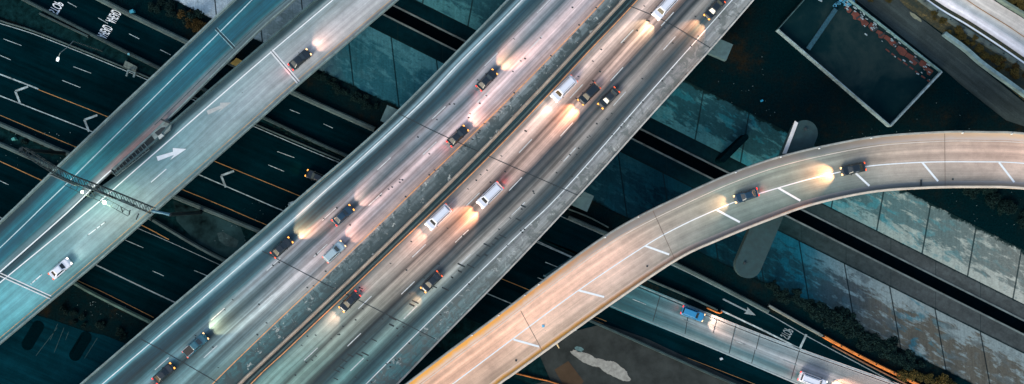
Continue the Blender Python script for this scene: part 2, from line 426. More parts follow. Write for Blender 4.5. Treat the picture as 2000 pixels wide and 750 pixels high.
sideS = dict(base=[(0, (.55, .62, .66)), (v_at(450), (.50, .58, .62)), (v_at(510), (.24, .30, .29)), (v_at(575), (.22, .28, .28)), (v_at(640), (.030, .14, .17)), (v_at(900), (.025, .12, .15)), (v_at(1250), (.003, .02, .03)), (v_at(1430), (.006, .03, .04)), (v_at(1540), (.015, .07, .09)), (v_at(1620), (.08, .105, .11)), (v_at(1700), (.15, .135, .105)), (1, (.15, .135, .105))],
             patch=[(0, (.72, .80, .84)), (v_at(450), (.7, .78, .82)), (v_at(575), (.36, .42, .42)), (v_at(640), (.09, .27, .30)), (v_at(900), (.08, .26, .29)), (v_at(1250), (.004, .045, .06)), (v_at(1430), (.01, .07, .09)), (v_at(1540), (.015, .17, .23)), (v_at(1620), (.28, .38, .38)), (v_at(1720), (.36, .43, .41)), (1, (.34, .41, .39))],
             teal=[(0, (.5, .66, .72)), (v_at(570), (.25, .32, .33)), (v_at(640), (.05, .15, .17)), (v_at(900), (.02, .13, .16)), (v_at(1300), (.003, .035, .05)), (v_at(1540), (.01, .14, .19)), (v_at(1690), (.13, .12, .11)), (v_at(1745), (.03, .24, .30)), (v_at(1830), (.16, .18, .17)), (1, (.13, .16, .16))],
             phase=9.6, edge=.25, e0=.97, toe=True)
bN = ribbon([rail(-46, -4), rail(-80, -2.7), rail(-115, -1.33), rail(NB, .05)], [0, .33, .66, 1])
tag(bN.build('channel_bank', bank_mat('north bank panels', LCH, sideN, 2.0)), kind='structure')
bS = ribbon([rail(51, -4), rail(lambda x: 51+(lowtop(x)-51)*.5, -2), rail(lowtop, .05)], [0, .5, 1])
tag(bS.build('channel_bank', bank_mat('south bank panels', LCH, sideS, 6.3)), kind='structure')
M['bed'] = bed_mat()
bd = ribbon([rail(-46, -4), rail(-12, -4)], [0, .36]); ribbon([rail(12, -4), rail(51, -4)], [.62, 1], mb=bd)
tag(bd.build('channel_bed', M['bed']), kind='structure')
tr = MB(); a, b_, c_, e_ = rail(-12, -4), rail(-11, -6), rail(11, -6), rail(12, -4)
ribbon([a, b_, c_, e_], [0, .1, .9, 1], mb=tr)
M['trench'] = simple('black wet low flow channel', (.0004, .006, .009), .6, var=.3, scale=.4, spec=0)
tag(tr.build('low_flow_channel', M['trench']), kind='structure')
lip = MB()
wall(lip, rail(-13, -4), -.25, .1, .0, .12); wall(lip, rail(13, -4), -.1, .25, .0, .12)
tag(lip.build('channel_lip', simple('lip concrete', (.09, .12, .125), .8, var=.5, scale=.3)), kind='structure')

# ------------------------------------------------------------------ roads on the ground
def road(name, top, bot, z, mat, n=60):
    a = path(top, z, n); b = path(bot, z, n)
    return tag(ribbon([a, b], [0, 1]).build(name, mat), kind='structure')
LA = [(-300, -260), (-100, -150), (198, 0), (280, 41), (575, 182), (732, 253), (1110, 424), (1320, 516), (1500, 608), (1575, 651), (1760, 750), (2100, 935), (2400, 1100)]
LB = [(-300, -185), (-100, -78), (80, 16), (280, 118), (520, 232), (672, 302), (900, 398), (1065, 472), (1265, 551), (1408, 611), (1562, 682), (1700, 755), (2100, 965), (2400, 1120)]
LC = [(-300, -75), (-100, 0), (0, 40), (80, 66), (280, 147), (500, 243), (665, 313), (1000, 447), (1250, 556), (1500, 658), (1760, 752), (2100, 880), (2400, 995)]
LO = [(-300, 30), (-100, 108), (75, 175), (215, 230), (417, 314), (586, 383), (900, 512), (1185, 628), (1500, 757), (2000, 960), (2400, 1120)]
LW = [(-300, 70), (0, 187), (187, 260), (400, 346), (554, 412), (900, 552), (1240, 694), (1400, 758), (2000, 1000), (2400, 1160)]
LD = [(-300, 112), (0, 242), (140, 303), (400, 408), (508, 452), (900, 612), (1240, 752), (2000, 1065), (2400, 1230)]
LE = [(-300, 150), (0, 283), (57, 308), (120, 337), (300, 430), (384, 480), (441, 510), (700, 620), (1010, 742), (2000, 1150), (2400, 1320)]
LF = [(-300, 340), (0, 480), (145, 549), (300, 629), (500, 720), (900, 905), (2000, 1400), (2400, 1580)]
road('frontage_road', LA, LB, .03, M['asphalt'])
road('freeway', LC, LD, .05, M['asphalt'], 80)
road('freeway', LE, LF, .03, M['asphalt'], 80)
# pale concrete stretch of the freeway at lower right
Lcon = 95
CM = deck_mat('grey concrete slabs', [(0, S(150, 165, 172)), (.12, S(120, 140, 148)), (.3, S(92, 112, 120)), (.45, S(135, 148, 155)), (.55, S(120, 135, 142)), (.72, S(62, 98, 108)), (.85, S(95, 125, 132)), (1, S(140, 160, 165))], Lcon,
              [(0, (.03, .22, .26)), (.10, (.07, .34, .38)), (.20, (.16, .48, .52)), (.28, (.5, .68, .70)), (.36, (1.15, 1.05, 1.0)), (.5, (1.1, 1.1, 1.1)), (.60, (1.5, 1.15, 1.05)), (1, (1.9, 1.05, .9))], streak=.3, blotch=.25, ucount=3)  # pink right end puts the van's beam into the slab colour
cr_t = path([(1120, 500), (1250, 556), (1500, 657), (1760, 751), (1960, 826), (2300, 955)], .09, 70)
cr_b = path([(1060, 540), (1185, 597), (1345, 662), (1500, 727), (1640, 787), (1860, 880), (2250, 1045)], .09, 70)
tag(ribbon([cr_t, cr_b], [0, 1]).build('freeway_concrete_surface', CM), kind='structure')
mb = MB()
for x0, y0, x1, y1 in ((1400, 622, 1393, 650), (1347, 597, 1338, 652), (1484, 652, 1477, 682), (1475, 683, 1468, 710), (1562, 682, 1545, 741), (1290, 575, 1275, 628), (1437, 634, 1424, 690)):
    mb.bar(P(x0, y0, .1), P(x1, y1, .1), .14, .03)
tag(mb.build('slab_joint', M['seam']), kind='structure')

mk = MB(); my = MB(); mw = MB()
z = .06
def pl(pts, n=40, z=.07): return path(pts, z, n)
strip(mw, pl([(x, y+5) for x, y in LA[2:]]), .16); strip(mk, off(pl(LC, 90), .55), .15)
strip(mw, off(pl(LA[:6]), .3), .16)
# dashes, upper carriageways
for a_, b_ in (((132, 4), (150, 14)), ((192, 35), (211, 46)), ((252, 66), (272, 76)), ((313, 97), (333, 107)), ((566, 214), (586, 222)), ((632, 242), (650, 250)),
             ((143, 130), (178, 143)), ((7, 76), (42, 89)), ((0, 108), (21, 117)), ((122, 157), (157, 171)), ((542, 296), (575, 308)), ((524, 322), (555, 335)),
             ((245, 469), (280, 484)), ((298, 529), (320, 539)), ((379, 528), (406, 539)), ((0, 353), (17, 361)), ((1065, 512), (1100, 526)), ((1050, 542), (1068, 550))):
    strip(mk, resamp([P(*a_, .07), P(*b_, .07)], 3), .13)
strip(mk, pl([(0, 145), (60, 168), (75, 174)]), .28)
strip(mk, pl(LW), .2); strip(my, pl(LO[2:8]), .14)
strip(my, pl([(0, 225), (153, 289), (400, 388), (520, 439), (800, 555)]), .14)
strip(my, pl([(-200, 225), (0, 315), (83, 353), (260, 432), (330, 468)]), .17)
strip(mw, pl([(-100, 375), (187, 517), (347, 593), (520, 672)]), .26)
strip(my, pl([(-50, 450), (150, 547), (200, 570), (300, 620)]), .14)
strip(mw, pl([(255, 440), (330, 472), (440, 522)]), .12)
# chevrons in the painted buffer
for (x, y) in ((30, 178), (165, 234), (432, 343), (564, 398)):
    a_, b_, c_ = (x+25, y-9), (x, y), (x+9, y+23)
    for q in ((a_, b_), (b_, c_)): strip(mk, resamp([P(*q[0], .07), P(*q[1], .07)], 2), .42, .03)
# frontage stop line and edges
strip(mk, resamp([P(1575, 653, .07), P(1562, 681, .07)], 3), .45, .03)
strip(mk, pl([(1408, 606), (1490, 645), (1562, 681)]), .32)
strip(mk, pl([(1050, 471), (1125, 505), (1200, 536)]), .16)
dashes(mk, [p+Vector((0, 0, .05)) for p in resamp([a.lerp(b, .5) for a, b in zip(cr_t, cr_b)], 70)], .14, 3, 8, 5.5)
strip(mk, off(cr_t, .3), .14, .03); strip(mw, off(cr_b, -.3), .14, .03)
strip(my, pl([(1100, 600), (1280, 674), (1448, 740), (1600, 800)]), .1)
# straight-on arrow on the frontage road
ar = MB(); a_, tip = P(1412, 584, .09), P(1476, 616, .09); t_ = (tip-a_).normalized(); n_ = Vector((t_.y, -t_.x, 0))
ar.flat([a_+n_*.16, a_-n_*.16, tip-t_*2-n_*.16, tip-t_*2.3-n_*.75, tip, tip-t_*2.3+n_*.75, tip-t_*2+n_*.16])
tag(ar.build('painted_arrow', M['white_worn']), kind='structure')
tag(mk.build('lane_marking', M['white_g']), kind='structure'); tag(mw.build('edge_line', M['white_worn']), kind='structure'); tag(my.build('yellow_line', M['yellow_bright']), kind='structure')

def road_text(body, cx, cy, z, across, along, mat, ang):
    """words painted for a driver heading right; the letters read mirrored from this side, as in the photo"""
    cu = bpy.data.curves.new('text', 'FONT'); cu.body = body; cu.align_x = 'CENTER'; cu.align_y = 'CENTER'; cu.size = 1; cu.offset = .012
    to = bpy.data.objects.new('text', cu); COL.objects.link(to); bpy.context.view_layer.update()
    me = bpy.data.meshes.new_from_object(to.evaluated_get(bpy.context.evaluated_depsgraph_get()))
    bpy.data.objects.remove(to)
    xs = [v.co.x for v in me.vertices]; ys = [v.co.y for v in me.vertices]
    wx, wy = max(xs)-min(xs), max(ys)-min(ys); mx, my_ = (max(xs)+min(xs))/2, (max(ys)+min(ys))/2
    fwd = Vector((math.cos(ang[0]), math.sin(ang[0]), 0)); side = Vector((math.cos(ang[1]), math.sin(ang[1]), 0))
    c = P(cx, cy, z)
    for v in me.vertices:
        a = (v.co.x-mx)/wx*across; b = (v.co.y-my_)/wy*along
        v.co = c+side*a+fwd*b
    bm = bmesh.new(); bm.from_mesh(me); bmesh.ops.recalc_face_normals(bm, faces=bm.faces)
    for f in bm.faces:
        if f.normal.z < 0: f.normal_flip()
    bm.to_mesh(me); bm.free()
    return tag(link('painted_word', me, mat), kind='structure')
fa = (R(-25), R(52))
road_text('STOP', 110, 14.5, .08, 2.6, 2.05, M['white'], (R(-28), R(58)))
road_text('AHEAD', 205, 62, .08, 2.7, 2.1, M['white'], (R(-25), R(58)))
road_text('AHEAD', 222, 32.5, .08, 2.7, 2.1, M['white'], (R(-25), R(58)))
road_text('STOP', 1537, 651, .08, 2.1, 2.0, M['white_worn'], (R(-27), R(60)))

# gore, medians, concrete islands
def poly(name, pts, z, mat, kind='structure', uv=False):
    mb = MB(); mb.flat(PP(pts, z)); return tag(mb.build(name, mat), kind=kind)
M['gore'] = simple('grey gore concrete', (.014, .036, .040), .9, spec=0, var=.9, scale=.12)
M['brown_slab'] = simple('brown grey slab', (.030, .036, .036), .9, spec=0, var=.35, scale=.3)
M['brown_slab2'] = simple('rusty brown slab', (.060, .042, .028), .9, spec=0, var=.2, scale=.3)
M['median_soil'] = simple('median gravel', (.003, .016, .018), .95, spec=0, var=.7, scale=.8)
poly('median_strip', [(-300, 116), (0, 246), (140, 307), (400, 412), (508, 455), (900, 616), (1240, 760), (2000, 1070), (2000, 1145), (1010, 738), (700, 615), (441, 505), (384, 475), (300, 425), (120, 333), (57, 304), (0, 279), (-300, 146)], .045, M['median_soil'])
poly('gore_surface', [(338, 392), (400, 414), (470, 443), (480, 470), (462, 500), (440, 503), (384, 473), (345, 432)], .06, M['gore'])
poly('gore_patch', [(424, 455), (436, 453), (466, 470), (462, 484), (440, 480), (428, 470)], .075, simple('pale patch', (.030, .055, .058), .9, spec=0, var=.6, scale=.6))
poly('frontage_verge', [(-300, -182), (80, 20), (280, 122), (520, 234), (672, 305), (900, 402), (1065, 475), (1265, 548), (1255, 552), (1000, 443), (665, 309), (500, 239), (280, 143), (80, 62), (-300, -79)], .04, M['median_soil'])
poly('service_yard', [(1052, 690), (1110, 650), (1180, 632), (1260, 660), (1420, 735), (1700, 860), (1500, 900), (1000, 900), (1045, 750), (1075, 742)], .10, M['brown_slab'])
poly('service_yard_slab', [(1083, 722), (1110, 705), (1140, 745), (1100, 800), (1080, 790), (1098, 748)], .12, M['brown_slab2'])
def blob(name, cx, cy, rx, ry, ang, z, mat, seed, n=60, rough=.25):
    rnd = random.Random(seed); ph = [rnd.uniform(0, 6.28) for _ in range(6)]; mb = MB(); pts = []
    for k in range(n):
        a = 2*math.pi*k/n
        r = 1+rough*sum(math.sin((j+2)*a+ph[j])/(j+1.5) for j in range(6))*.7+rnd.uniform(-.05, .05)
        x, y = rx*r*math.cos(a), ry*r*math.sin(a)
        pts.append((cx+x*math.cos(ang)-y*math.sin(ang), cy+x*math.sin(ang)+y*math.cos(ang)))
    mb.flat(PP(pts, z)); return tag(mb.build(name, mat), kind='structure')
M['lime'] = simple('pale spilled grout', (.22, .225, .21), .9, var=.35, scale=1.2)
blob('spilled_grout', 1148, 701, 32, 10, .42, .14, M['lime'], 3, rough=.2); blob('spilled_grout', 1198, 722, 34, 14, .5, .145, M['lime'], 8, rough=.22)
blob('spilled_grout', 1131, 682, 9, 5, .5, .14, simple('teal grout', (.07, .14, .15), .9), 5)
# lower left apron with two flat dark ovals
M['apron'] = asphalt('teal apron concrete', (.001, .018, .028), .15)
poly('apron', [(-200, 640), (60, 612), (95, 622), (160, 645), (205, 655), (290, 690), (420, 760), (300, 1000), (-200, 1000)], .05, M['apron'])
mb = MB()
for x0, y0, x1, y1 in ((113, 632, 98, 664), (125, 640, 106, 688), (134, 648, 128, 664), (160, 655, 140, 690), (112, 640, 70, 695), (190, 660, 165, 700)):
    mb.bar(P(x0, y0, .06), P(x1, y1, .06), .12, .02)
tag(mb.build('apron_line', simple('faint apron lines', (.004, .035, .045), .9)), kind='structure')
for x, y, in ((64, 655), (157, 676)):
    mb = MB(); pts = []
    dx, dy = 10, -17
    for k in range(24):
        a = 2*math.pi*k/24; ex, ey = 12*math.cos(a), 12*math.sin(a)
        s_ = 1 if ex*dx+ey*dy > 0 else -1
        pts.append((x+s_*dx+ex, y+s_*dy+ey))
    mb.flat(PP(pts, .07)); tag(mb.build('dark_oval', simple('dark oval surface', (.0002, .006, .009), 1, spec=0)), kind='structure')

# ------------------------------------------------------------------ barriers at ground level
def barrier(name, pts, label, mat, wd=.45, h=.85, z=.0, cat='barrier', n=60, taper=.5, post=None):
    p = path(pts, z, n); e = empty(name, p[n//2], label=label, cat=cat)
    mb = MB(); wall(mb, p, -wd/2, wd/2, 0, h, (-wd/2*taper, wd/2*taper)); mb.build('barrier_wall', mat, e)
    if post:
        L = plen(p); k = 0; pm = MB()
        while k < L-1:
            q = sub(p, k, k+.5, 2)[0]; pm.box((q.x, q.y, h/2+.1), (.22, .22, h+.2)); k += post
        pm.split('post', M['steel_dark'], e)
    return e
barrier('barrier', LA[:6], 'grey concrete barrier along the upper edge of the road marked STOP AHEAD', M['barrier'], 1.1)
barrier('barrier', LA[6:9], 'short grey barrier above the lower road emerging under the curved ramp', M['barrier'], .9)
barrier('barrier', LB[:7], 'grey barrier between the STOP AHEAD road and the verge with the street lamp', M['barrier_dark'], .8)
barrier('barrier', [(80, 27), (175, 72)], 'short dark kerb wall below the STOP lettering at upper left', M['barrier_dark'], .6)
barrier('barrier', LC[:7], 'low kerb barrier just above the long white edge line at left', M['barrier'], .35, .5)
barrier('barrier', LD[:6], 'grimy median barrier on the upper side of the planted median at left', M['barrier'], 1.0)
barrier('barrier', [(x-3, y-3) for x, y in LE[:5]], 'grimy median barrier running under the sign gantry at left', M['barrier'], 1.0)
barrier('barrier', LE[4:7]+[(470, 524)], 'curved dark barrier below the gore under the left ramp', M['barrier'], .8)
barrier('barrier', [(145, 552), (190, 577), (300, 632), (420, 690)], 'teal barrier between lower left freeway and scrub slope', simple('algae green barrier', (.06, .12, .10), .8, var=.4, scale=.5), .8)
barrier('barrier', [(1265, 545), (1340, 577), (1400, 605)], 'double rail barrier between the curved ramp and the lit slab road', M['barrier'], .5)
barrier('end_rail', [(1380, 601), (1404, 611), (1409, 608)], 'orange lit rail end beside the slab road', M['lit_rail'], .35, .7, cat='guard rail', n=12)
barrier('barrier', [(1110, 408), (1150, 424), (1188, 444)], 'thin grey barrier between the main deck and curved ramp', M['barrier'], .3)
barrier('barrier', [(1140, 620), (1240, 664), (1400, 735), (1560, 800)], 'dark barrier above the brown service yard', M['barrier_dark'], .7)
barrier('guard_rail', [(1500, 596), (1560, 630), (1605, 655)], 'grey guard rail along the brush above the second STOP lettering', simple('grey rail', (.13, .15, .14), .6, .2, var=.4, scale=.5), .7, .8, cat='guard rail')
barrier('guard_rail', [(1607, 656), (1650, 680), (1720, 716), (1795, 752), (1900, 806)], 'orange glowing guard rail at the lower right along the dark brush', M['lit_rail'], .75, .8, cat='guard rail', post=4)
barrier('guard_rail', [(1625, 675), (1700, 715), (1770, 750), (1900, 815)], 'thin brown rail just below the orange guard rail', M['rust'], .3, .6, cat='guard rail')
barrier('guard_rail', [(1000, 727), (1045, 738), (1085, 748), (1200, 790)], 'orange rail pair at the bottom under the curved ramp', M['lit_rail'], .3, .6, cat='guard rail', n=16)

# ------------------------------------------------------------------ overpasses
ZM = 8.0
ext = 1.0
edgeL = [(-180, 1045), (-60, 940), (160, 750), (300, 630), (500, 462), (600, 375), (750, 245), (930, 65), (993, 0), (1200, -215), (1330, -360)]
whL = [(-140, 1045), (-20, 940), (200, 750), (300, 665), (500, 492), (630, 377), (810, 213), (900, 120), (1020, 0), (1222, -215), (1350, -360)]
yeL = [(130, 1045), (225, 940), (415, 750), (500, 667), (650, 525), (806, 375), (1000, 187), (1180, 0), (1375, -215), (1500, -360)]
baL = [(190, 1045), (285, 940), (468, 750), (500, 719), (664, 565), (860, 375), (1000, 233), (1218, 0), (1415, -215), (1540, -360)]
yeR = [(225, 1045), (315, 940), (490, 750), (560, 684), (720, 532), (885, 375), (1000, 260), (1150, 100), (1245, 0), (1440, -215), (1566, -360)]
whR = [(420, 1045), (525, 940), (715, 750), (840, 626), (1000, 470), (1100, 373), (1270, 180), (1430, 0), (1620, -215), (1745, -360)]
edR = [(480, 1045), (587, 940), (775, 750), (850, 672), (1000, 519), (1135, 375), (1270, 225), (1390, 92), (1470, 0), (1655, -215), (1780, -360)]
def yrail(pts, z, n=110):
    """all rails sampled at the same picture heights so that sections stay level"""
    p = crom(PP(pts, z), 500); y0, y1 = p[0].y, p[-1].y; out = []; j = 0
    for i in range(n):
        y = y0+(y1-y0)*i/(n-1)
        while j < len(p)-2 and p[j+1].y < y: j += 1
        t = (y-p[j].y)/max(1e-9, p[j+1].y-p[j].y); out.append(p[j].lerp(p[j+1], min(1, max(0, t))))
    return out
RM = {k: yrail(v, ZM) for k, v in dict(eL=edgeL, wL=whL, yL=yeL, bL=baL, yR=yeR, wR=whR, eR=edR).items()}
bR = [a.lerp(b, .45) for a, b in zip(RM['bL'], RM['yR'])]
LM = plen(RM['yL'])
vm = lambda y: (1045-y)/(1045+360)
stM = [(0, S(44, 82, 92)), (.030, S(26, 66, 80)), (.062, S(112, 144, 156)), (.085, S(146, 170, 180)), (.10, S(40, 80, 94)), (.135, S(10, 50, 64)), (.165, S(64, 94, 104)), (.19, S(172, 170, 178)),  # pinkish lane stops hold the passing traffic's light in the colour
       (.215, S(118, 126, 134)), (.245, S(58, 78, 88)), (.275, S(150, 146, 152)), (.31, S(204, 184, 186)), (.35, S(140, 136, 142)), (.39, S(196, 172, 168)), (.412, S(104, 118, 122)), 
       (.50, S(14, 50, 60)), (.535, S(16, 54, 66)), (.56, S(118, 116, 114)), (.595, S(206, 182, 172)), (.635, S(180, 160, 152)), (.66, S(100, 86, 82)), (.685, S(204, 176, 164)), (.72, S(168, 146, 138)),
       (.75, S(30, 48, 58)), (.775, S(84, 88, 92)), (.79, S(38, 56, 64)), (.83, S(172, 168, 164)), (.855, S(106, 112, 114)), (.885, S(26, 52, 62)), (.905, S(70, 84, 90)), (.93, S(128, 134, 138)), (1, S(150, 154, 154))]
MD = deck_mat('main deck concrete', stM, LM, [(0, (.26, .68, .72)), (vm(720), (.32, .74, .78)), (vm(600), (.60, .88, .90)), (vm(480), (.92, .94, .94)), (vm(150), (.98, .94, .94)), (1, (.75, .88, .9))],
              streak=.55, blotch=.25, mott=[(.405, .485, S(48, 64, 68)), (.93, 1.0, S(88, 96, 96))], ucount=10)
ov = empty('overpass', P(860, 375, ZM), label='wide main freeway deck with seven lanes crossing diagonally through the centre', cat='overpass')
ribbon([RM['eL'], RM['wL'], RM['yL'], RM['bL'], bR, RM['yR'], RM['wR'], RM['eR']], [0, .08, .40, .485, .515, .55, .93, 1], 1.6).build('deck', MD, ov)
mb = MB(); wall(mb, RM['eL'], -.25, .15, 0, .85, (-.2, .1)); mb.build('parapet', M['parapet'], ov)
mb = MB(); wall(mb, RM['eR'], -.1, .25, 0, .85, (-.05, .2)); mb.build('parapet', M['parapet_light'], ov)
mb = MB(); wall(mb, RM['bL'], -.35, .35, 0, .95, (-.13, .13)); mb.build('median_barrier', M['median'], ov)
mb = MB(); wall(mb, off(bR, .25), -.2, .2, 0, .35, (-.1, .1)); mb.build('median_kerb', M['parapet_dark'], ov)
mw = MB(); mye = MB(); mfa = MB()
strip(mw, RM['wL'], .17); strip(mw, RM['wR'], .17)
strip(mye, RM['yL'], .16); strip(mye, RM['yR'], .16)
def between(a, b, t): return [p.lerp(q, t) for p, q in zip(a, b)]
dashes(mfa, between(RM['wL'], RM['yL'], 1/3), .15, 3.6, 11.0, 4); dashes(mfa, between(RM['wL'], RM['yL'], 2/3), .15, 3.6, 11.0, 6)
for k, s0 in ((.25, 3), (.5, 7.5), (.75, 1)): dashes(mfa, between(RM['yR'], RM['wR'], k), .16, 3.6, 11.0, s0)
mw.split('edge_line', simple('deck edge line', (.62, .68, .72), .7, var=.2, scale=.7), ov); mye.split('yellow_line', M['yellow'], ov); mfa.split('lane_line', simple('dash paint', (.46, .5, .53), .8, var=.35, scale=1), ov)
jt = MB()
for pts in ([(775, 220), (860, 262), (1000, 325), (1135, 384)], [(512, 490), (540, 505), (655, 565), (672, 572), (850, 662)], [(1226, 10), (1300, 42), (1395, 98)], [(275, 662), (330, 692), (425, 747)]):
    strip(jt, path(pts, ZM, 12), .14, .03)
jt.split('expansion_joint', M['seam'], ov); jt = MB()
# small repair strips cut across the worn outer lane
for pts in ([(1027, 407), (985, 452), (942, 495), (897, 527), (850, 565), (802, 604), (757, 647), (697, 696), (640, 748)],):
    p = path(pts, ZM, 90); L = plen(p); s_ = 0; rnd = random.Random(5)
    while s_ < L-1:
        q = sub(p, s_, s_+.4, 2)[0]; s_ += rnd.choice((.9, 1.1, 1.3, 1.6, 2.6, 4.5)); dd = rnd.uniform(-1.3, 1.3)
        q = q+Vector((.74, -.67, 0))*dd; a = Vector((.9, -.43, 0))*rnd.uniform(.35, .8)
        strip(jt, [q-a, q+a], rnd.choice((.2, .26, .32)), .03)
jt.split('repair_patch', M['seam'], ov); jt = MB()
rnd = random.Random(11)
for k in range(230):
    i = rnd.randrange(12, 95); u = rnd.choice((0.18, .29, .385, .57, .645, .74, .835, .92))+rnd.uniform(-.012, .012)
    a = RM['eL'][i].lerp(RM['eR'][i], u); b = (RM['eL'][i+1]-RM['eL'][i]).normalized()
    a = a+b*rnd.uniform(-4, 4); strip(jt, [a-Vector((.17, -.08, 0)), a+Vector((.17, -.08, 0))], rnd.uniform(.14, .3), .03)
jt.build('road_specks', M['seam'], ov)['kind'] = 'stuff'
# bent caps and columns
def capbeam(par, a, b, z1, wd=3.2, dep=2.0, cols=(.1, .9), mat='cap', ends=None):
    p = [P(*a, z1-dep), P(*b, z1-dep)]; mb = MB(); wall(mb, p, -wd/2, wd/2, 0, dep); mb.build('pier_cap', M[mat], par)
    for c in cols:
        q = p[0].lerp(p[1], c); mb = MB(); mb.tube([(q.x, q.y, -5), (q.x, q.y, z1-dep+.02)], 1.15, 20); mb.build('column', M['cap'], par, smooth=False)
zc = ZM-1.61
capbeam(ov, (1210, 15), (1421, 105), zc, 3.4, 1.9, (.25, .80))
capbeam(ov, (752, 222), (1152, 398), zc, 3.4, 1.9, (.08, .5, .92))
capbeam(ov, (540, 510), (820, 650), zc, 3.2, 1.9, (.12, .5, .9)); capbeam(ov, (340, 690), (500, 770), zc, 3.2, 1.9, (.12, .9))
capbeam(ov, (985, -110), (1560, 150-320), zc, 3.2, 1.9, (.2, .8))

# left ramps, level with each other and joining at the gantry
ZA = 12.0
aL = [(-330, 745), (0, 437), (65, 375), (190, 255), (365, 90), (460, 0), (640, -170), (800, -330)]
aR = [(-330, 832), (-100, 625), (0, 535), (150, 398), (219, 335), (300, 260), (334, 228), (500, 66), (575, 0), (770, -170), (950, -330)]
bL_ = [(-330, 834), (-100, 627), (0, 537), (150, 401), (226, 343), (305, 277), (342, 238), (444, 150), (540, 68), (620, 0), (820, -170), (1010, -330)]
bR_ = [(-330, 948), (0, 670), (185, 515), (345, 375), (500, 238), (580, 167), (775, 0), (975, -170), (1165, -330)]
RA = {k: yrail(v, ZA, 110) for k, v in dict(aL=aL, aR=aR, bR=bR_).items()}
RAb = crom(PP(bL_, ZA), 400)
def common(pts, y0, y1, n=110):
    p = crom(PP(pts, ZA), 500); out = []; j = 0
    for i in range(n):
        y = y0+(y1-y0)*i/(n-1)
        while j < len(p)-2 and p[j+1].y < y: j += 1
        t = (y-p[j].y)/max(1e-9, p[j+1].y-p[j].y); out.append(p[j]+(p[j+1]-p[j])*t)
    return out
ya, yb = P(0, 745, ZA).y, P(0, -330, ZA).y
Ra = {k: common(v, ya, yb) for k, v in dict(aL=aL, aR=aR, bL=bL_, bR=bR_).items()}
LAx = plen(Ra['aL']); va = lambda y: (745-y)/(745+330)
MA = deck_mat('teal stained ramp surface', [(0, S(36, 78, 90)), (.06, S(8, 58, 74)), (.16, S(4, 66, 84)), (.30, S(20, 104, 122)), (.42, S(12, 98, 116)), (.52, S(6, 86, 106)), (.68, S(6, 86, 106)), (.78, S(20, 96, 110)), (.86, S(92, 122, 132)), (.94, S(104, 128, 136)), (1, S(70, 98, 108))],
              LAx, [(0, (.7, .95, 1)), (va(420), (.85, 1.0, 1.0)), (va(345), (1.5, 1.05, 1.0)), (va(285), (3.2, 1.25, 1.0)), (va(225), (1.8, 1.0, .95)), (va(100), (1, 1, 1)), (1, (1, 1, 1))], streak=.30, blotch=.45, ucount=4)  # pink middle stretch is a car light pool put into the colour
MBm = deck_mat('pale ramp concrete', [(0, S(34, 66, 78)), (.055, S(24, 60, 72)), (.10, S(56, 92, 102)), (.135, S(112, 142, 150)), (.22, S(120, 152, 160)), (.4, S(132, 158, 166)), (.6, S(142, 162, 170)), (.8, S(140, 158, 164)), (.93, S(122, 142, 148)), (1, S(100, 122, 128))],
              LAx, [(0, (.16, .74, .80)), (va(650), (.22, .78, .83)), (va(520), (.46, .86, .88)), (va(420), (.95, .95, .92)), (va(300), (.72, .90, .86)), (va(200), (.90, .92, .92)), (va(60), (1.5, 1.15, 1.1)), (1, (1.2, 1.05, 1.0))], streak=.22, blotch=.38, ucount=4)  # warm upper stretch has pinkish car light mixed into the colour
ra = empty('ramp', P(260, 190, ZA), label='narrow teal ramp, leftmost of the diagonal decks', cat='ramp')
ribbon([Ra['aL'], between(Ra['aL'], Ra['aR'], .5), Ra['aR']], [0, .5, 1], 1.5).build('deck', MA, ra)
mb = MB(); wall(mb, Ra['aL'], -.25, .15, 0, .8, (-.2, .1)); mb.build('parapet', M['parapet'], ra)
i0 = next(i for i, p in enumerate(Ra['aR']) if p.y > P(0, 335, ZA).y)
mb = MB(); wall(mb, Ra['aR'][i0:], -.12, .25, 0, .8, (-.05, .2)); mb.build('parapet', M['parapet'], ra)
mb = MB(); wall(mb, off(Ra['aR'][i0+8:], -1.0), -.06, .06, 0, .06); mb.build('kerb_seam', M['parapet_dark'], ra)
mw = MB(); strip(mw, path([(480, 12), (340, 151), (200, 290), (132, 357), (85, 402), (0, 484), (-200, 670)][::-1], ZA, 80), .17)
strip(mw, path([(700, -205), (575, -85), (480, 12)][::-1], ZA, 20), .15)
mw.split('edge_line', simple('ramp edge line', (.38, .52, .58), .7, var=.25, scale=.5), ra)
mb = MB()
for o_ in (-.28, .28): strip(mb, off([P(422, 56, ZA), P(458, 94, ZA)], o_), .09, .03)
mb.split('joint_header', simple('teal joint header', (.25, .42, .47), .8), ra)
mb = MB(); strip(mb, [P(421, 55, ZA), P(459, 95, ZA)], .22, .025); mb.build('expansion_joint', M['seam'], ra)
capbeam(ra, (385, 78), (455, 108), ZA-1.51, 2.6, 1.7, (.55,)); capbeam(ra, (90, 358), (170, 392), ZA-1.51, 2.6, 1.7, (.5,))

rb = empty('ramp', P(420, 240, ZA), label='pale ramp with the painted turn arrow, second deck from the left', cat='ramp')
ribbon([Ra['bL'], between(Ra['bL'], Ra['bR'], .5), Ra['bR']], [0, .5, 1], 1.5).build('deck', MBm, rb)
i1 = next(i for i, p in enumerate(Ra['bL']) if p.y > P(0, 343, ZA).y)
mb = MB(); wall(mb, Ra['bL'][i1:], -.3, .1, 0, .8, (-.25, .05)); mb.build('parapet', M['parapet_dark'], rb)
mb = MB(); wall(mb, Ra['bR'], -.1, .3, 0, .8, (-.05, .25)); mb.build('parapet', M['parapet'], rb)
mw = MB(); mye = MB()
strip(mw, path([(650, 0), (500, 127), (278, 320), (196, 392), (100, 470), (0, 552), (-200, 718)][::-1], ZA, 80), .2)
strip(mw, path([(840, -160), (745, -80), (650, 0)][::-1], ZA, 20), .18)
strip(mw, path([(222, 328), (189, 358), (157, 391), (107, 437), (0, 531), (-200, 706)][::-1], ZA, 60), .22)
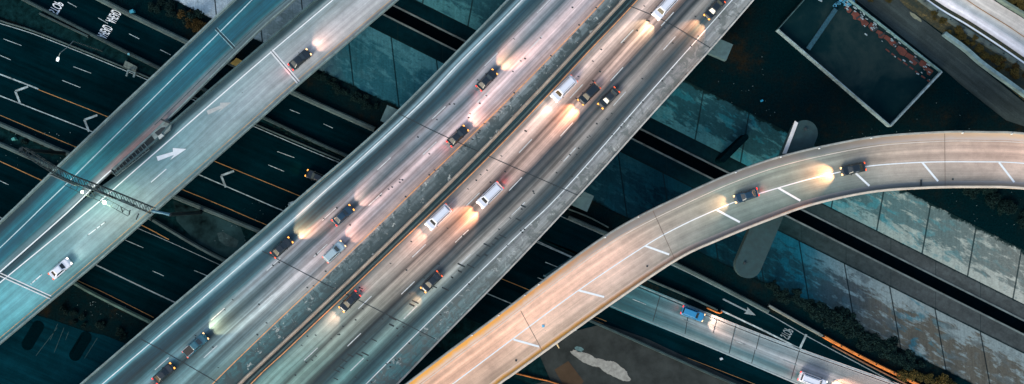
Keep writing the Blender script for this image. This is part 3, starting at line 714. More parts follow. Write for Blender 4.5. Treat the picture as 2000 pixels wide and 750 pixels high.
for a_, b_ in (((325, 330), (295, 356)), ((205, 434), (172, 459)), ((82, 536), (60, 555))): strip(mw, [P(*a_, ZA), P(*b_, ZA)], .17)
strip(mye, off(Ra['bR'], -.75), .12)
mw.split('lane_line', M['white'], rb); mye.build('yellow_line', simple('thin tan edge line', (.42, .27, .14), .8, var=.4, scale=.4), rb)
def arrow(mat, tail, tip, par, wd=.28, hw=.85, hl=3.0, z=ZA):
    a = P(*tail, z+.03); b = P(*tip, z+.03); t = (b-a).normalized(); n = Vector((t.y, -t.x, 0)); mb = MB()
    mb.flat([a+n*wd*1.4, a-n*wd*1.4, b-t*hl-n*wd, b-t*(hl-.2)-n*hw, b, b-t*(hl+1.0)+n*hw*1.0, b-t*hl+n*wd]); return mb.build('painted_arrow', mat, par)
arrow(M['white'], (307, 310), (364, 291), rb, .32, 1.0, 2.6)
arrow(M['faint'], (405, 220), (452, 200), rb, .3, .8, 2.2)
mb = MB()
for o_ in (-.35, .35): strip(mb, off([P(530, 99, ZA), P(583, 161, ZA)], o_*.7), .30, .03); strip(mb, off([P(0, 536, ZA), P(99, 581, ZA)], o_*.8), .2, .03)
mb.split('joint_header', M['seam_white'], rb)
mb = MB(); strip(mb, [P(529, 98, ZA), P(584, 162, ZA)], .1, .025); strip(mb, [P(0, 536, ZA), P(100, 581, ZA)], .1, .025); mb.split('expansion_joint', M['seam'], rb); mb = MB()
mk3 = ((205, 434), (196, 441), (188, 447), (172, 459), (62, 553), (70, 547), (80, 537))
for x, y in mk3: mb.box(P(x, y, ZA+.03), (.22, .12, .03), R(40))
mb.split('lane_stud', M['seam'], rb)
capbeam(rb, (490, 140), (560, 170), ZA-1.51, 2.6, 1.7, (.4,), 'cap'); capbeam(rb, (210, 400), (280, 430), ZA-1.51, 2.6, 1.7, (.5,))
mb = MB(); mb.prism(PP([(449, 124), (468, 132), (478, 122), (462, 113)], 8.6), 7.4, 8.6)
cx_ = mb.build('pier_cap', simple('pale yellow cap concrete', (.34, .26, .08), .85, var=.4, scale=.6), rb)  # small cap end in its own pale yellow

# catwalk and vault where the two ramps part
cw = empty('catwalk', P(262, 305, ZA), label='dark ladder-like grating in the gap where two ramps part', cat='catwalk')
a_, b_ = P(222, 338, ZA+.3), P(286, 285, ZA+.3); t_ = (b_-a_).normalized(); n_ = Vector((t_.y, -t_.x, 0))
mb = MB(); mb.flat([a_+n_*.75, a_-n_*.75, b_-n_*1.0, P(296, 262, ZA+.3), P(306, 272, ZA+.3), b_+n_*.9]); mb.build('plate', simple('dark grate', (.006, .018, .024), .8), cw)
mb = MB()
for s_ in (-1, 1): mb.bar(a_+n_*.78*s_+Vector((0, 0, .06)), b_+n_*.95*s_+Vector((0, 0, .06)), .12, .12)
mb.split('side_rail', M['parapet'], cw)
mb = MB()
for k in range(11):
    q = a_.lerp(b_, k/10)+Vector((0, 0, .08)); mb.bar(q-n_*.8, q+n_*.8, .1, .1)
mb.split('rung', M['parapet'], cw)
vt = empty('concrete_vault', P(318, 252, ZA), label='small concrete box with open hatch between the parting ramps', cat='utility box')
mb = MB(); mb.prism(PP([(293, 262), (303, 275), (330, 253), (334, 240), (322, 232)], ZA+1), 7, ZA+.7); mb.build('box_body', simple('vault concrete', (.17, .22, .22), .9, var=.4, scale=.8), vt)
mb = MB(); mb.prism(PP([(301, 259), (308, 265), (321, 256), (322, 248), (314, 249)], ZA+1), ZA+.7, ZA+.75); mb.build('hatch', M['seam'], vt)
mb = MB(); mb.prism(PP([(308, 266), (311, 272), (320, 265), (315, 261)], ZA+1), ZA+.7, ZA+.95); mb.build('lid', simple('lid concrete', (.38, .42, .42), .9), vt)
mb = MB(); mb.bar(P(315, 233, ZA+1), P(331, 240, ZA+1), .3, .4); mb.build('header', M['seam'], vt)

# curved ramp
ZC = 14.0
cO = [(480, 985), (620, 885), (795, 750), (880, 685), (972, 617), (1080, 535), (1170, 470), (1245, 425), (1350, 374), (1430, 339), (1520, 308), (1620, 284), (1720, 267), (1840, 259), (1920, 259), (2000, 262), (2200, 285), (2400, 330)]
cI = [(650, 1000), (800, 885), (972, 750), (1000, 730), (1090, 665), (1195, 590), (1320, 506), (1400, 468), (1500, 428), (1590, 397), (1700, 374), (1800, 366), (1900, 364), (2000, 367), (2180, 388), (2360, 432)]
cC = [(560, 992), (700, 885), (884, 750), (1000, 663), (1130, 567), (1260, 480), (1330, 441), (1400, 409), (1455, 387), (1520, 367), (1580, 350), (1640, 336), (1700, 324), (1800, 317), (1900, 316), (2000, 319), (2190, 340), (2380, 388)]
c0, c1, c2 = path(cO, ZC, 140), path(cI, ZC, 140), path(cC, ZC, 140)
LC_ = plen(c1)
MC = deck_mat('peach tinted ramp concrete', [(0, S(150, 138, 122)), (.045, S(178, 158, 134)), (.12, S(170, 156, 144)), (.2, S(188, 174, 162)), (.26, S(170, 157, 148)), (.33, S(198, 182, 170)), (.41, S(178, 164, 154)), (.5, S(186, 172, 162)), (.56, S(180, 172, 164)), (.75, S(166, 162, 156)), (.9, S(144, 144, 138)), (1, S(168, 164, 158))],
              LC_, [(0, (1.85, 1.32, 1.05)), (.28, (1.85, 1.3, 1.06)), (.42, (1.4, 1.08, .98)), (.48, (.78, .80, .78)), (.54, (.44, .60, .60)), (.62, (.36, .53, .54)), (.68, (.46, .56, .57)), (.72, (.70, .68, .65)), (.78, (.95, .86, .82)), (.9, (1.6, 1.28, 1.18)), (1, (1.65, 1.3, 1.18))], streak=.16, blotch=.42, ucount=4)  # peach ends carry the street lamps' warmth in the deck colour
cv = empty('curved_ramp', P(1400, 420, ZC), label='warm peach ramp curving from bottom centre to the right edge', cat='ramp')
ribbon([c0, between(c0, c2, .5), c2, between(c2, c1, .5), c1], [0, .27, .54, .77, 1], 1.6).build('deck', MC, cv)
mb = MB(); wall(mb, c0, -.28, .12, 0, .85, (-.22, .06)); mb.build('parapet', simple('grey outer parapet', (.26, .27, .26), .85, var=.35, scale=.5), cv)
mb = MB(); wall(mb, c1, -.15, .32, 0, .85, (-.1, .26)); mb.build('parapet', simple('cream inner parapet', (.52, .45, .38), .85, var=.2, scale=.5), cv)
# ochre lamplight along the parapets, painted on thin strips over the deck edges
m, t, b = newmat('ochre lamplight strip'); tc = coords(t); sp = t.nodes.new('ShaderNodeSeparateXYZ'); t.links.new(tc.outputs['UV'], sp.inputs[0])
r_ = ramp(t, [(0, S(222, 168, 90)), (.3, S(226, 160, 76)), (.40, S(190, 140, 100)), (.47, S(128, 120, 116)), (.7, S(96, 100, 100)), (.78, S(160, 140, 124)), (.9, S(200, 172, 146)), (1, S(205, 165, 130))]); t.links.new(math_(t, 'DIVIDE', sp.outputs[1], LC_), r_.inputs[0])
nn = noise(t, tc.outputs['Object'], .5, 6, .7); r2 = ramp(t, [(0, S(214, 190, 176)), (.38, S(206, 184, 172)), (.47, S(140, 136, 134)), (.7, S(116, 120, 122)), (.8, S(170, 160, 156)), (1, S(206, 190, 184))]); t.links.new(math_(t, 'DIVIDE', sp.outputs[1], LC_), r2.inputs[0])
k_ = remap(t, math_(t, 'ADD', sp.outputs[0], math_(t, 'MULTIPLY', math_(t, 'SUBTRACT', nn, .5), .9)), .35, 1.0)
t.links.new(mix(t, r_.outputs[0], r2.outputs[0], k_), b.inputs['Base Color']); b.inputs['Roughness'].default_value = .9; MG = m
gd = ribbon([off(c0, .1, .01), off(c0, 1.35, .01)], [0, 1]); gd.build('lamplight_strip', MG, cv)
gd = ribbon([off(c1, -1.0, .01), off(c1, -.12, .01)], [1, 0]); gd.build('lamplight_strip', MG, cv)
mw = MB(); strip(mw, c2, .2)
for a_, b_ in (((1003, 663), (1053, 677)), ((1130, 567), (1180, 580)), ((1260, 480), (1307, 497)), ((1400, 410), (1445, 434)), ((1520, 367), (1563, 392)), ((1671, 338), (1698, 363)), ((1801, 317), (1832, 354)), ((1951, 317), (1981, 356)), ((884, 752), (930, 765))):
    strip(mw, [P(*a_, ZC), P(*b_, ZC)], .38, .025)
mw.split('lane_line', M['white'], cv)
mw = MB(); strip(mw, off(c0, 1.65), .13); mw.build('edge_line', simple('cream edge line', (.62, .55, .50), .8, var=.2, scale=.5), cv)
mb = MB()
for a_, b_ in (((1275, 411), (1317, 504)), ((1845, 261), (1846, 364)), ((1017, 607), (1062, 690))): strip(mb, [P(*a_, ZC), P(*b_, ZC)], .1, .02)
mb.split('expansion_joint', simple('brown joint', (.14, .10, .08), .8), cv)
mb = MB()
for x, y in ((1437, 337), (1525, 307), (1600, 290), (1702, 270), (1880, 260), (1976, 262), (1247, 424), (1182, 464), (1052, 556), (1025, 577), (974, 616), (922, 655)):
    mb.box(P(x, y, ZC+.95), (.28, .2, .3), R(20))
mb.split('reflector', simple('white reflector', (.7, .72, .7), .4), cv)
mb = MB(); mb.tube([P(1086, 668, ZC+.5), P(1089, 674, ZC+.6), P(1092, 680, ZC+.5)], [.3, .14, .1], 6); mb.build('drain_spout', simple('tan spout', (.5, .38, .2), .7), cv)
mb = MB(); mb.box(P(1799, 357, ZC+.1), (.25, 1.1, .2)); mb.box(P(1861, 350, ZC+.05), (.3, .3, .1)); mb.box(P(1264, 520, ZC+.05), (.3, .3, .1)); mb.box(P(1008, 704, ZC+.05), (.35, .35, .1)); mb.split('drain_grate', M['seam'], cv)
mb = MB(); mb.box(P(1061, 637, ZC+.05), (.45, .45, .1)); mb.build('blue_marker', simple('blue marker', (.10, .38, .6), .5), cv)
# rounded cap on the long leaning support
def stadium(a, b, r, z):
    A, B = P(*a, z), P(*b, z); t = (B-A).normalized(); n = Vector((t.y, -t.x, 0)); out = []
    for k in range(13): an = math.pi*k/12; out.append(B+n*r*math.cos(an)+t*r*math.sin(an))
    for k in range(13): an = math.pi*k/12; out.append(A-n*r*math.cos(an)-t*r*math.sin(an))
    return out
zt = ZC-1.62
pc = MB(); pc.prism(stadium((1572, 260), (1462, 518), 2.5, zt), zt-1.9, zt); pc.build('pier_cap', simple('greenish cap concrete', (.008, .034, .040), .85, var=.25, scale=.8), cv)
pc = MB(); pc.prism(PP([(1553, 236), (1559, 240), (1536, 300), (1529, 300)], zt+.35), zt+.002, zt+.35); pc.build('cap_lit_face', M['cap_lit'], cv)  # lit side face of the cap, painted as a pale raised strip
q = P(1518, 388, 5); pc = MB(); pc.tube([(q.x, q.y, -5), (q.x, q.y, zt-1.8)], 1.6, 24); pc.build('column', M['cap'], cv)
pc = MB(); pc.box(P(1573, 252, zt+.15), (.5, .5, .3)); pc.box(P(1454, 514, zt+.15), (.3, .5, .3)); pc.split('anchor', M['seam'], cv)
for x, y in ((1040, 640), (1230, 500), (1850, 312), (2150, 330)):
    q = P(x, y, 5); pc = MB(); pc.tube([(q.x, q.y, -5), (q.x, q.y, ZC-1.5)], 1.4, 20); pc.build('column', M['cap'], cv)

# pier nose standing in the channel
pn = MB(); pn.prism(stadium((1412, 312), (1456, 268), .6, 1), -4, 1.2)
tag(pn.build('pier_wall', simple('wet black pier concrete', (.0005, .008, .011), .9, var=.4, spec=0)), 'dark narrow round-ended pier wall on the channel bank below the main deck', 'pier wall')
pn = MB(); pn.prism(PP([(800, 222), (772, 246), (850, 165), (868, 150)], -.5), -3.5, -.4)

# ------------------------------------------------------------------ sign gantry
ZG = 19.0
gt = empty('sign_gantry', P(190, 375, ZA), label='dark truss sign gantry with two lit lamps spanning both left ramps', cat='sign gantry')
GS = simple('dull gantry steel', (.010, .024, .028), .8, var=.4)
gp = path([(40, 292), (120, 340), (210, 376), (297, 412)], ZG, 23)
def truss(p, wd, h):
    mb = []; mb2 = MB()
    A = off(p, -wd/2); B = off(p, wd/2); lo = Vector((0, 0, -h))
    for row in (A, B):
        for dz_ in (Vector(), lo): q_ = MB(); q_.tube([a+dz_ for a in row], .07, 6); mb.append(q_)
    for i in range(len(p)-1):
        mb2.bar(A[i], B[i], .08); mb2.bar(A[i], B[i+1], .08); mb2.bar(A[i], A[i]+lo, .08); mb2.bar(B[i], B[i]+lo, .08)
        mb2.bar(A[i], A[i+1]+lo, .07); mb2.bar(B[i]+lo, B[i+1], .07); mb2.bar(A[i]+lo, B[i+1]+lo, .07)
    return mb, mb2
a, b = truss(gp, 1.15, 1.2); [q_.build('chord', GS, gt) for q_ in a]; b.build('bracing', M['steel_dark'], gt)
mb = MB(); mb.tube([P(297, 412, ZG-.4), P(318, 416, ZG-.6), P(331, 419, ZG-1)], [.28, .24, .3], 8); mb.build('end_arm', simple('blue grey steel', (.05, .14, .20), .5, .3), gt)
q0 = P(331, 419, ZG-1)
mb = MB(); mb.tube([(q0.x, q0.y, 0), q0], [.4, .35], 12); mb.build('post', M['steel_dark'], gt)
q1 = P(40, 292, ZG-.6)
mb = MB(); mb.tube([(q1.x, q1.y, 0), q1], [.4, .35], 12); mb.build('post', M['steel_dark'], gt)
wk = path([(128, 357), (165, 375), (205, 392), (252, 418)], ZG-1, 12)
mb = MB()
for o_ in (-.45, .45):
    r_ = off(wk, o_)
    for a, b in zip(r_, r_[1:]): mb.bar(a, b, .09)
for i in range(0, 12): mb.bar(off(wk, -.45)[i], off(wk, .45)[i], .07)
mb.build('walkway', M['steel_dark'], gt)
for a_, b_ in (((100, 340), (150, 362)), ((165, 362), (225, 388)), ((236, 390), (262, 402))):
    mb = MB(); A, B = P(*a_, ZG-1.2), P(*b_, ZG-1.2); mb.bar(A, B, .15, 2.4); mb.build('sign_panel', M['sign_back'], gt)
for x, y, s_ in ((160, 375, .24), (203, 395, .33)):
    mb = MB(); c = P(x, y, ZG-.4)
    mb.tube([c-Vector((0, 0, .3)), c-Vector((0, 0, .1)), c+Vector((0, 0, .1))], [s_*.5, s_, s_*.7], 12); mb.build('lamp', M['lamp_glow'], gt)
    ld = bpy.data.lights.new('sign lamp', 'POINT'); ld.energy = 420 if s_ > .3 else 200; ld.color = (.80, 1, .66); ld.shadow_soft_size = .3
    lo = bpy.data.objects.new('sign_lamp_light', ld); COL.objects.link(lo); lo.location = c+Vector((.2, -.6, .5)); lo.parent = gt
    lo.matrix_parent_inverse = Matrix.Translation(gt.location).inverted()
mb = MB()
for a_, b_ in (((236, 404), (240, 415)), ((254, 410), (252, 420)), ((271, 417), (266, 429)), ((181, 378), (186, 384))): mb.bar(P(*a_, ZG-1), P(*b_, ZG-1), .16)
mb.split('bracket', M['steel_dark'], gt)

# ------------------------------------------------------------------ street lamp at left, posts, cabinets
sp_ = empty('street_lamp', P(200, 100, 0), label='slim street lamp with curved arm over the dark freeway at left', cat='street lamp')
b0 = P(200, 100, 0); top = P(145, 74, 13.4)
mb = MB(); mb.tube([b0, (b0.x, b0.y, 6), (b0.x, b0.y, 13.3)], [.16, .12, .09], 8); mb.build('pole', M['steel'], sp_)
tp = Vector((b0.x, b0.y, 13.3)); hd = P(113, 115, 13.8)
mb = MB(); mb.tube([tp, tp.lerp(hd, .3)+Vector((.25, 0, .5)), tp.lerp(hd, .7)+Vector((-.15, 0, .7)), hd], [.09, .08, .07, .06], 8); mb.build('arm', M['steel'], sp_)
mb = MB(); mb.tube([hd+Vector((.12, .35, 0)), hd, hd+Vector((-.14, -.4, -.05))], [.12, .26, .2], 10); mb.build('lamp_head', M['white_lens'], sp_)

def cabinet(x, y, s, label, col, rz=.4, z=0, h=1.1):
    e = empty('utility_cabinet', P(x, y, z), rz, label=label, cat='utility cabinet')
    m_ = simple('cabinet paint', col, .6, .2, var=.3)
    mb = MB(); mb.box((0, 0, h/2), (s*1.3, s, h)); mb.build('cabinet_body', m_, e, local=True)
    mb = MB(); mb.box((0, 0, h+.05), (s*1.4, s*1.1, .1), taper=.9); mb.build('cabinet_lid', m_, e, local=True)
cabinet(261, 24, .6, 'bright blue box beside the upper barrier', (.03, .25, .36)); cabinet(255, 107, .3, 'tiny pale blue box on the barrier left of the concrete pad', (.15, .42, .5)); cabinet(31, 272, .5, 'teal box in the median at far left', (.05, .25, .24))
cabinet(1487, 197, .35, 'small blue box in scrub left of the walled lot', (.02, .3, .5), h=.5); cabinet(1408, 700, .4, 'small white box on the service yard edge', (.5, .55, .6), h=.5)
# call-box pad on the verge at left
e = empty('sign_post', P(260, 133, 0), label='small concrete pad with bracket beside the white edge line at left', cat='sign base')
mb = MB(); mb.prism(PP([(247, 119), (270, 131), (266, 142), (243, 130)], 0), .0, .6); mb.build('pad', simple('pad concrete', (.10, .13, .12), .9, var=.4), e)
mb = MB(); mb.bar(P(251, 137, 1), P(247, 149, 1), .35); mb.bar(P(264, 142, 1), P(261, 151, 1), .35); mb.bar(P(250, 137, 1.2), P(265, 143, 1.2), .2); mb.build('bracket', M['parapet'], e)
# concrete block under left side of main deck
# ------------------------------------------------------------------ walled lot (roofless building) at upper right
ZB = 1.9
bl = empty('roofless_building', P(1690, 110, 0), label='long low building with pale parapet walls and red scraps along one edge', cat='building')
cs = [(1520, 57), (1572, 0), (1608, -42), (1652, -4), (1840, 140), (1740, 246)]
inn = PP([(1520, 57), (1608, -42), (1840, 140), (1740, 246)], ZB)
def roofmat():
    m, t, b = newmat('sooty roof felt'); tc = coords(t); ob = tc.outputs['Object']
    n1 = noise(t, ob, .09, 5, .6, .6); n2 = noise(t, ob, .8, 8, .75)
    r = ramp(t, [(0, (.0004, .010, .015)), (.4, (.004, .018, .022)), (.65, (.014, .030, .032)), (1, (.028, .042, .040))])
    t.links.new(remap(t, math_(t, 'ADD', math_(t, 'MULTIPLY', n1, .8), math_(t, 'MULTIPLY', n2, .25)), .3, .8), r.inputs[0])
    t.links.new(r.outputs[0], b.inputs['Base Color']); b.inputs['Roughness'].default_value = 1; b.inputs['Specular IOR Level'].default_value = 0; return m
mb = MB(); mb.prism(inn, 0, ZB-1.0); mb.build('roof', roofmat(), bl)
WM = [('lit flaking parapet', (.17, .25, .28)), ('dim parapet', (.03, .08, .09)), ('sky blue parapet', (.09, .18, .20)), ('lit pale parapet', (.24, .32, .34))]  # lower walls paler: the light falling on them is in the colour
for i, (a_, b_) in enumerate((((1520, 57), (1740, 246)), ((1520, 57), (1608, -42)), ((1608, -42), (1840, 140)), ((1840, 140), (1740, 246)))):
    wn, wc = WM[i]
    mb = MB(); A, B = P(*a_, 0), P(*b_, 0); A, B = Vector((P(*a_, ZB).x, P(*a_, ZB).y, 0)), Vector((P(*b_, ZB).x, P(*b_, ZB).y, 0))
    mb.bar(A+Vector((0, 0, ZB/2)), B+Vector((0, 0, ZB/2)), [.2, .16, .2, .34][i], ZB+.01*i); mb.build('wall', simple(wn, wc, .85, var=.5, scale=.9), bl)
mb = MB(); A, B = P(1578, 96, ZB-.7), P(1632, 18, ZB-.7); mb.bar(A, B, .9, .6); mb.build('roof_ridge', simple('blue ridge', (.006, .055, .085), .85, var=.4), bl)
mb = MB(); rr = random.Random(3)
A, B = P(1652, 12, ZB-.95), P(1816, 134, ZB-.95); t_ = (B-A).normalized(); n_ = Vector((t_.y, -t_.x, 0))
red = MB(); k = 0; L = (B-A).length
while k < L-.5:
    l_ = rr.uniform(1.0, 3.2); a = A+t_*k+n_*rr.uniform(-.4, .1); wd = rr.uniform(.6, 1.25)
    pts = [a, a+t_*l_*.5-n_*rr.uniform(0, .25), a+t_*l_, a+t_*l_*.95+n_*wd, a+t_*l_*.6+n_*(wd+rr.uniform(-.25, .3)), a+t_*l_*.3+n_*wd*rr.uniform(.6, 1), a+n_*wd*.8]
    red.prism(pts, ZB-1.0, ZB-.92+rr.uniform(0, .1)); k += l_+rr.uniform(.0, .35)
k = L*.55
while k < L+1:
    a = A+t_*k+n_*2.0; red.prism([a, a+t_*.9, a+t_*1.0+n_*.25, a+n_*.3], ZB-1, ZB-.94); k += 1.5
red.split('red_roofing_scrap', simple('brick red primer', (.095, .026, .018), .85, var=.4, scale=.8), bl)
for k in range(58):
    a = A+t_*rr.uniform(-5, L+2)+n_*rr.uniform(-1.1, -.1 if k % 2 else 2.4); s_ = rr.uniform(.12, .5)
    mb.box(a+Vector((0, 0, .1)), (s_*1.8, s_*.6, .15), rr.uniform(-.9, -.4))
mb.build('debris', simple('pale debris', (.20, .28, .32), .8, var=.6, scale=2), bl)['kind'] = 'stuff'
blu = MB()
for k in range(16):
    a = P(1625+rr.uniform(0, 42), rr.uniform(-2, 12), ZB-.9); blu.box(a, (rr.uniform(.3, .9), rr.uniform(.2, .5), .3), rr.uniform(-1, 1))
blu.split('tarp_scrap', simple('blue tarp', (.04, .2, .32), .6, var=.6, scale=2), bl)
dk = MB()
for f_ in (.16, .36, .44, .6, .85):
    a = A+t_*L*f_+n_*.35+Vector((0, 0, .16)); dk.bar(a-n_*.7+t_*.2, a+n_*.5-t_*.2, .3, .1) if f_ != .85 else dk.bar(a-t_*.8, a+t_*.7, .35, .1)
dk.split('gap_cover', M['seam'], bl)

# alley, verge, wall and bright road in the upper right corner
poly('alley', [(1640, -60), (1700, -60), (1768, 12), (1840, 68), (1925, 140), (2000, 200), (2200, 350), (2200, 390), (2010, 250), (1965, 235), (1880, 168), (1848, 140), (1660, -10)], .06, M['alley'])
poly('verge', [(1700, -60), (1770, -60), (1826, -5), (2000, 108), (2300, 290), (2300, 420), (2000, 196), (1840, 64), (1768, 12)], .045, M['dirt'])
Lr = 90
MR = deck_mat('bright concrete road', [(0, S(205, 198, 200)), (.12, S(240, 236, 242)), (.22, S(225, 222, 228)), (.3, S(172, 178, 184)), (.42, S(178, 180, 180)), (.52, S(200, 192, 184)), (.7, S(206, 200, 194)), (1, S(196, 190, 186))], Lr, None, streak=.14, blotch=.1, ucount=3)
r0 = path([(1700, -95), (1826, 0), (1900, 45), (2000, 112), (2200, 255), (2400, 420)], .12, 60); r1 = path([(1800, -95), (1940, 0), (2000, 37), (2120, 115), (2300, 250), (2480, 400)], .12, 60)
tag(ribbon([r0, r1], [0, 1]).build('concrete_road', MR), kind='structure')
my = MB(); strip(my, path([(1760, -95), (1889, 0), (1930, 27), (2000, 72), (2200, 215)], .13, 40), .16, .02); tag(my.build('yellow_line', M['yellow_bright']), kind='structure')
mw = MB(); strip(mw, off(r0, .9), .35, .02); tag(mw.build('edge_line', M['white']), kind='structure')
bw = barrier('barrier', [(1841, 66), (1880, 94), (1920, 128), (2000, 186), (2150, 300)], 'pale blue concrete wall between alley and olive verge', simple('pale blue wall', (.15, .24, .26), .85, var=.5, scale=.5), 1.0, 1.2, taper=.7)
barrier('fence', [(1780, -15), (1830, 22), (1890, 62), (1950, 100), (2000, 132), (2150, 235)], 'dark post fence on grey kerb along the bright road', simple('kerb grey green', (.065, .09, .085), .85, var=.5, scale=.6), 1.3, .4, post=3.2, cat='fence')
barrier('barrier', [(1900, -40), (1952, 0), (2000, 30), (2150, 125)], 'grey green wall at the far corner above the bright road', simple('sage wall', (.12, .17, .15), .85, var=.4, scale=.6), 1.0, 1.0)
rb2 = blob('pale_curb_scrap', 1788, 33, 14, 3.5, .7, .09, simple('sandy scrap', (.18, .19, .13), .9, var=.3), 9)
# ------------------------------------------------------------------ litter
M['litter'] = simple('white litter', (.08, .13, .14), .8)
rr = random.Random(21); lt = MB()
for k in range(150):
    x, y = rr.choice(((rr.uniform(150, 250), rr.uniform(585, 625)), (rr.uniform(1400, 1520), rr.uniform(100, 240)), (rr.uniform(1620, 2000), rr.uniform(250, 270)), (rr.uniform(1850, 2000), rr.uniform(340, 440)), (rr.uniform(1780, 2000), rr.uniform(60, 240)), (rr.uniform(400, 560), rr.uniform(395, 500)), (rr.uniform(0, 150), rr.uniform(255, 330))))
    s_ = rr.uniform(.04, .13); lt.box(P(x, y, .12), (s_*1.5, s_, .08), rr.uniform(0, 3))
tag(lt.build('litter', M['litter']), 'scattered pale litter specks on dark ground', 'litter', kind='stuff')

# ------------------------------------------------------------------ shrubs
def leafmat(name, c1, c2):
    m, t, b = newmat(name); tc = coords(t); n = noise(t, tc.outputs['Object'], 1.3, 5, .7)
    oi = t.nodes.new('ShaderNodeObjectInfo'); f = math_(t, 'ADD', math_(t, 'MULTIPLY', remap(t, n, .3, .7), .7), math_(t, 'MULTIPLY', oi.outputs['Random'], .3))
    t.links.new(mix(t, c1, c2, f), b.inputs['Base Color']); b.inputs['Roughness'].default_value = .85; b.inputs['Specular IOR Level'].default_value = .1; return m
LEAF = {'dark': leafmat('dark teal leaves', (.002, .010, .011), (.006, .022, .020)), 'olive': leafmat('olive leaves', (.02, .026, .010), (.10, .07, .02)), 'ochre': leafmat('ochre dry leaves', (.012, .012, .006), (.085, .055, .018))}
M['stem'] = simple('shrub stem', (.03, .025, .018), .9)
def shrub_mesh(seed, leaf=.13, n=1300):
    rr = random.Random(seed); mb = MB(); lobes = []
    for k in range(9):
        a = rr.uniform(0, 6.28); d_ = rr.uniform(0, .75); lobes.append((math.cos(a)*d_, math.sin(a)*d_, rr.uniform(.4, 1.0), rr.uniform(.25, .55)))
    for k in range(n):
        lx, ly, lz, lr = rr.choice(lobes); v = Vector((rr.gauss(0, 1), rr.gauss(0, 1), rr.gauss(0, 1))).normalized()*lr*rr.uniform(.5, 1.12)
        c = Vector((lx, ly, lz))+v; c.z = max(.05, c.z)
        u = Vector((rr.gauss(0, 1), rr.gauss(0, 1), rr.gauss(0, .5))).normalized(); w_ = u.cross(Vector((rr.gauss(0, 1), rr.gauss(0, 1), 1))).normalized()
        s_ = leaf*rr.uniform(.5, 1.3); mb.add([c-u*s_, c+w_*s_*.5, c+u*s_, c-w_*s_*.5], [(0, 1, 2, 3)])
    me = bpy.data.meshes.new('foliage'); me.from_pydata(mb.v, [], mb.f); me.update(); st = MB()
    for lx, ly, lz, lr in lobes: st.tube([(0, 0, 0), (lx*.5, ly*.5, lz*.5), (lx, ly, lz)], [.06, .04, .015], 5)
    return me, st.mesh('stem')
SH = {}
for kk in LEAF:
    SH[kk] = []
    for s_ in range(3):
        me, st = shrub_mesh(hash(kk) % 97 if False else {'dark': 1, 'olive': 2, 'ochre': 3}[kk]*10+s_); me.materials.append(LEAF[kk]); st.materials.append(M['stem']); SH[kk].append((me, st))
def shrub(kind, x, y, r, label, group, rr, z=0, name='shrub'):
    e = empty(name, P(x, y, z), rr.uniform(0, 6.28), label=label, cat='shrub', group=group)
    s_ = r*rr.uniform(.8, 1.2); e.scale = (s_, s_*rr.uniform(.8, 1.15), s_*rr.uniform(.6, .9))
    me, st = rr.choice(SH[kind])
    for nm, d_ in (('foliage', me), ('stem', st)):
        o = bpy.data.objects.new(nm, d_); COL.objects.link(o); o.parent = e
rr = random.Random(4)
# brush strip between the lower bank and the guard rail
def brush(a, b, n, r0, r1, kind, label, group, spread, z=0):
    for k in range(n):
        t = (k+.5)/n; x = a[0]+(b[0]-a[0])*t+rr.uniform(-spread, spread); y = a[1]+(b[1]-a[1])*t+rr.uniform(-spread, spread)
        shrub(kind, x, y, rr.uniform(r0, r1), label, group, rr, z)
brush((1505, 560), (1790, 715), 30, 1.2, 2.0, 'dark', 'dark bush in the brush strip between stained bank panels and lower road', 'bushes along the foot of the panelled bank', 9)
brush((1600, 605), (1655, 625), 9, 1.6, 2.2, 'dark', 'large dark bush bulging over the bank panels in the brush clump', 'bushes in the clump overlapping the bank', 9)
brush((1760, 720), (1860, 760), 9, 1.0, 1.6, 'olive', 'olive bush at the bottom right end of the brush strip', 'olive bushes at bottom right', 10)
brush((355, 35), (410, 62), 14, .6, 1.2, 'ochre', 'ochre dry bush beside the teal ramp at upper left', 'dry bushes by the ramp at upper left', 11)
brush((300, 8), (380, 30), 8, .8, 1.4, 'dark', 'dark bush below the white bank slab at upper left', 'dark bushes at upper left', 9)
brush((620, 150), (735, 215), 16, .7, 1.3, 'dark', 'dark bush on the slope foot between ramp and main deck', 'dark bushes on the slope foot in the centre', 7)
brush((1810, 22), (1990, 150), 24, .5, 1.1, 'olive', 'olive bush on the verge beside the bright road', 'olive bushes on the verge at upper right', 12)
brush((1930, 110), (2000, 150), 7, .5, .9, 'ochre', 'ochre bush on the verge near the right edge', 'ochre bushes at right edge', 7)
brush((1880, 345), (2010, 440), 16, .8, 1.6, 'dark', 'dark bush above the painted bank at the right edge', 'dark bushes above the right bank', 18)
brush((1640, 0), (1750, 10), 3, .5, .8, 'olive', 'small olive bush by the top of the alley', 'small bushes by the alley', 8)
brush((20, 258), (240, 350), 12, .4, .8, 'dark', 'small dark weed bush in the median at left', 'weed bushes in the left median', 8)
brush((535, 245), (650, 296), 12, .3, .6, 'dark', 'small weed bush in the verge between the two dark roads', 'weed bushes in the centre verge', 4)
brush((1965, -10), (2010, 15), 5, .9, 1.5, 'olive', 'olive bush at the far upper right corner', 'olive bushes at the corner', 6)
brush((110, 600), (290, 680), 12, .5, 1.0, 'dark', 'dark bush on the scrub slope at lower left', 'dark bushes on the lower left slope', 16)

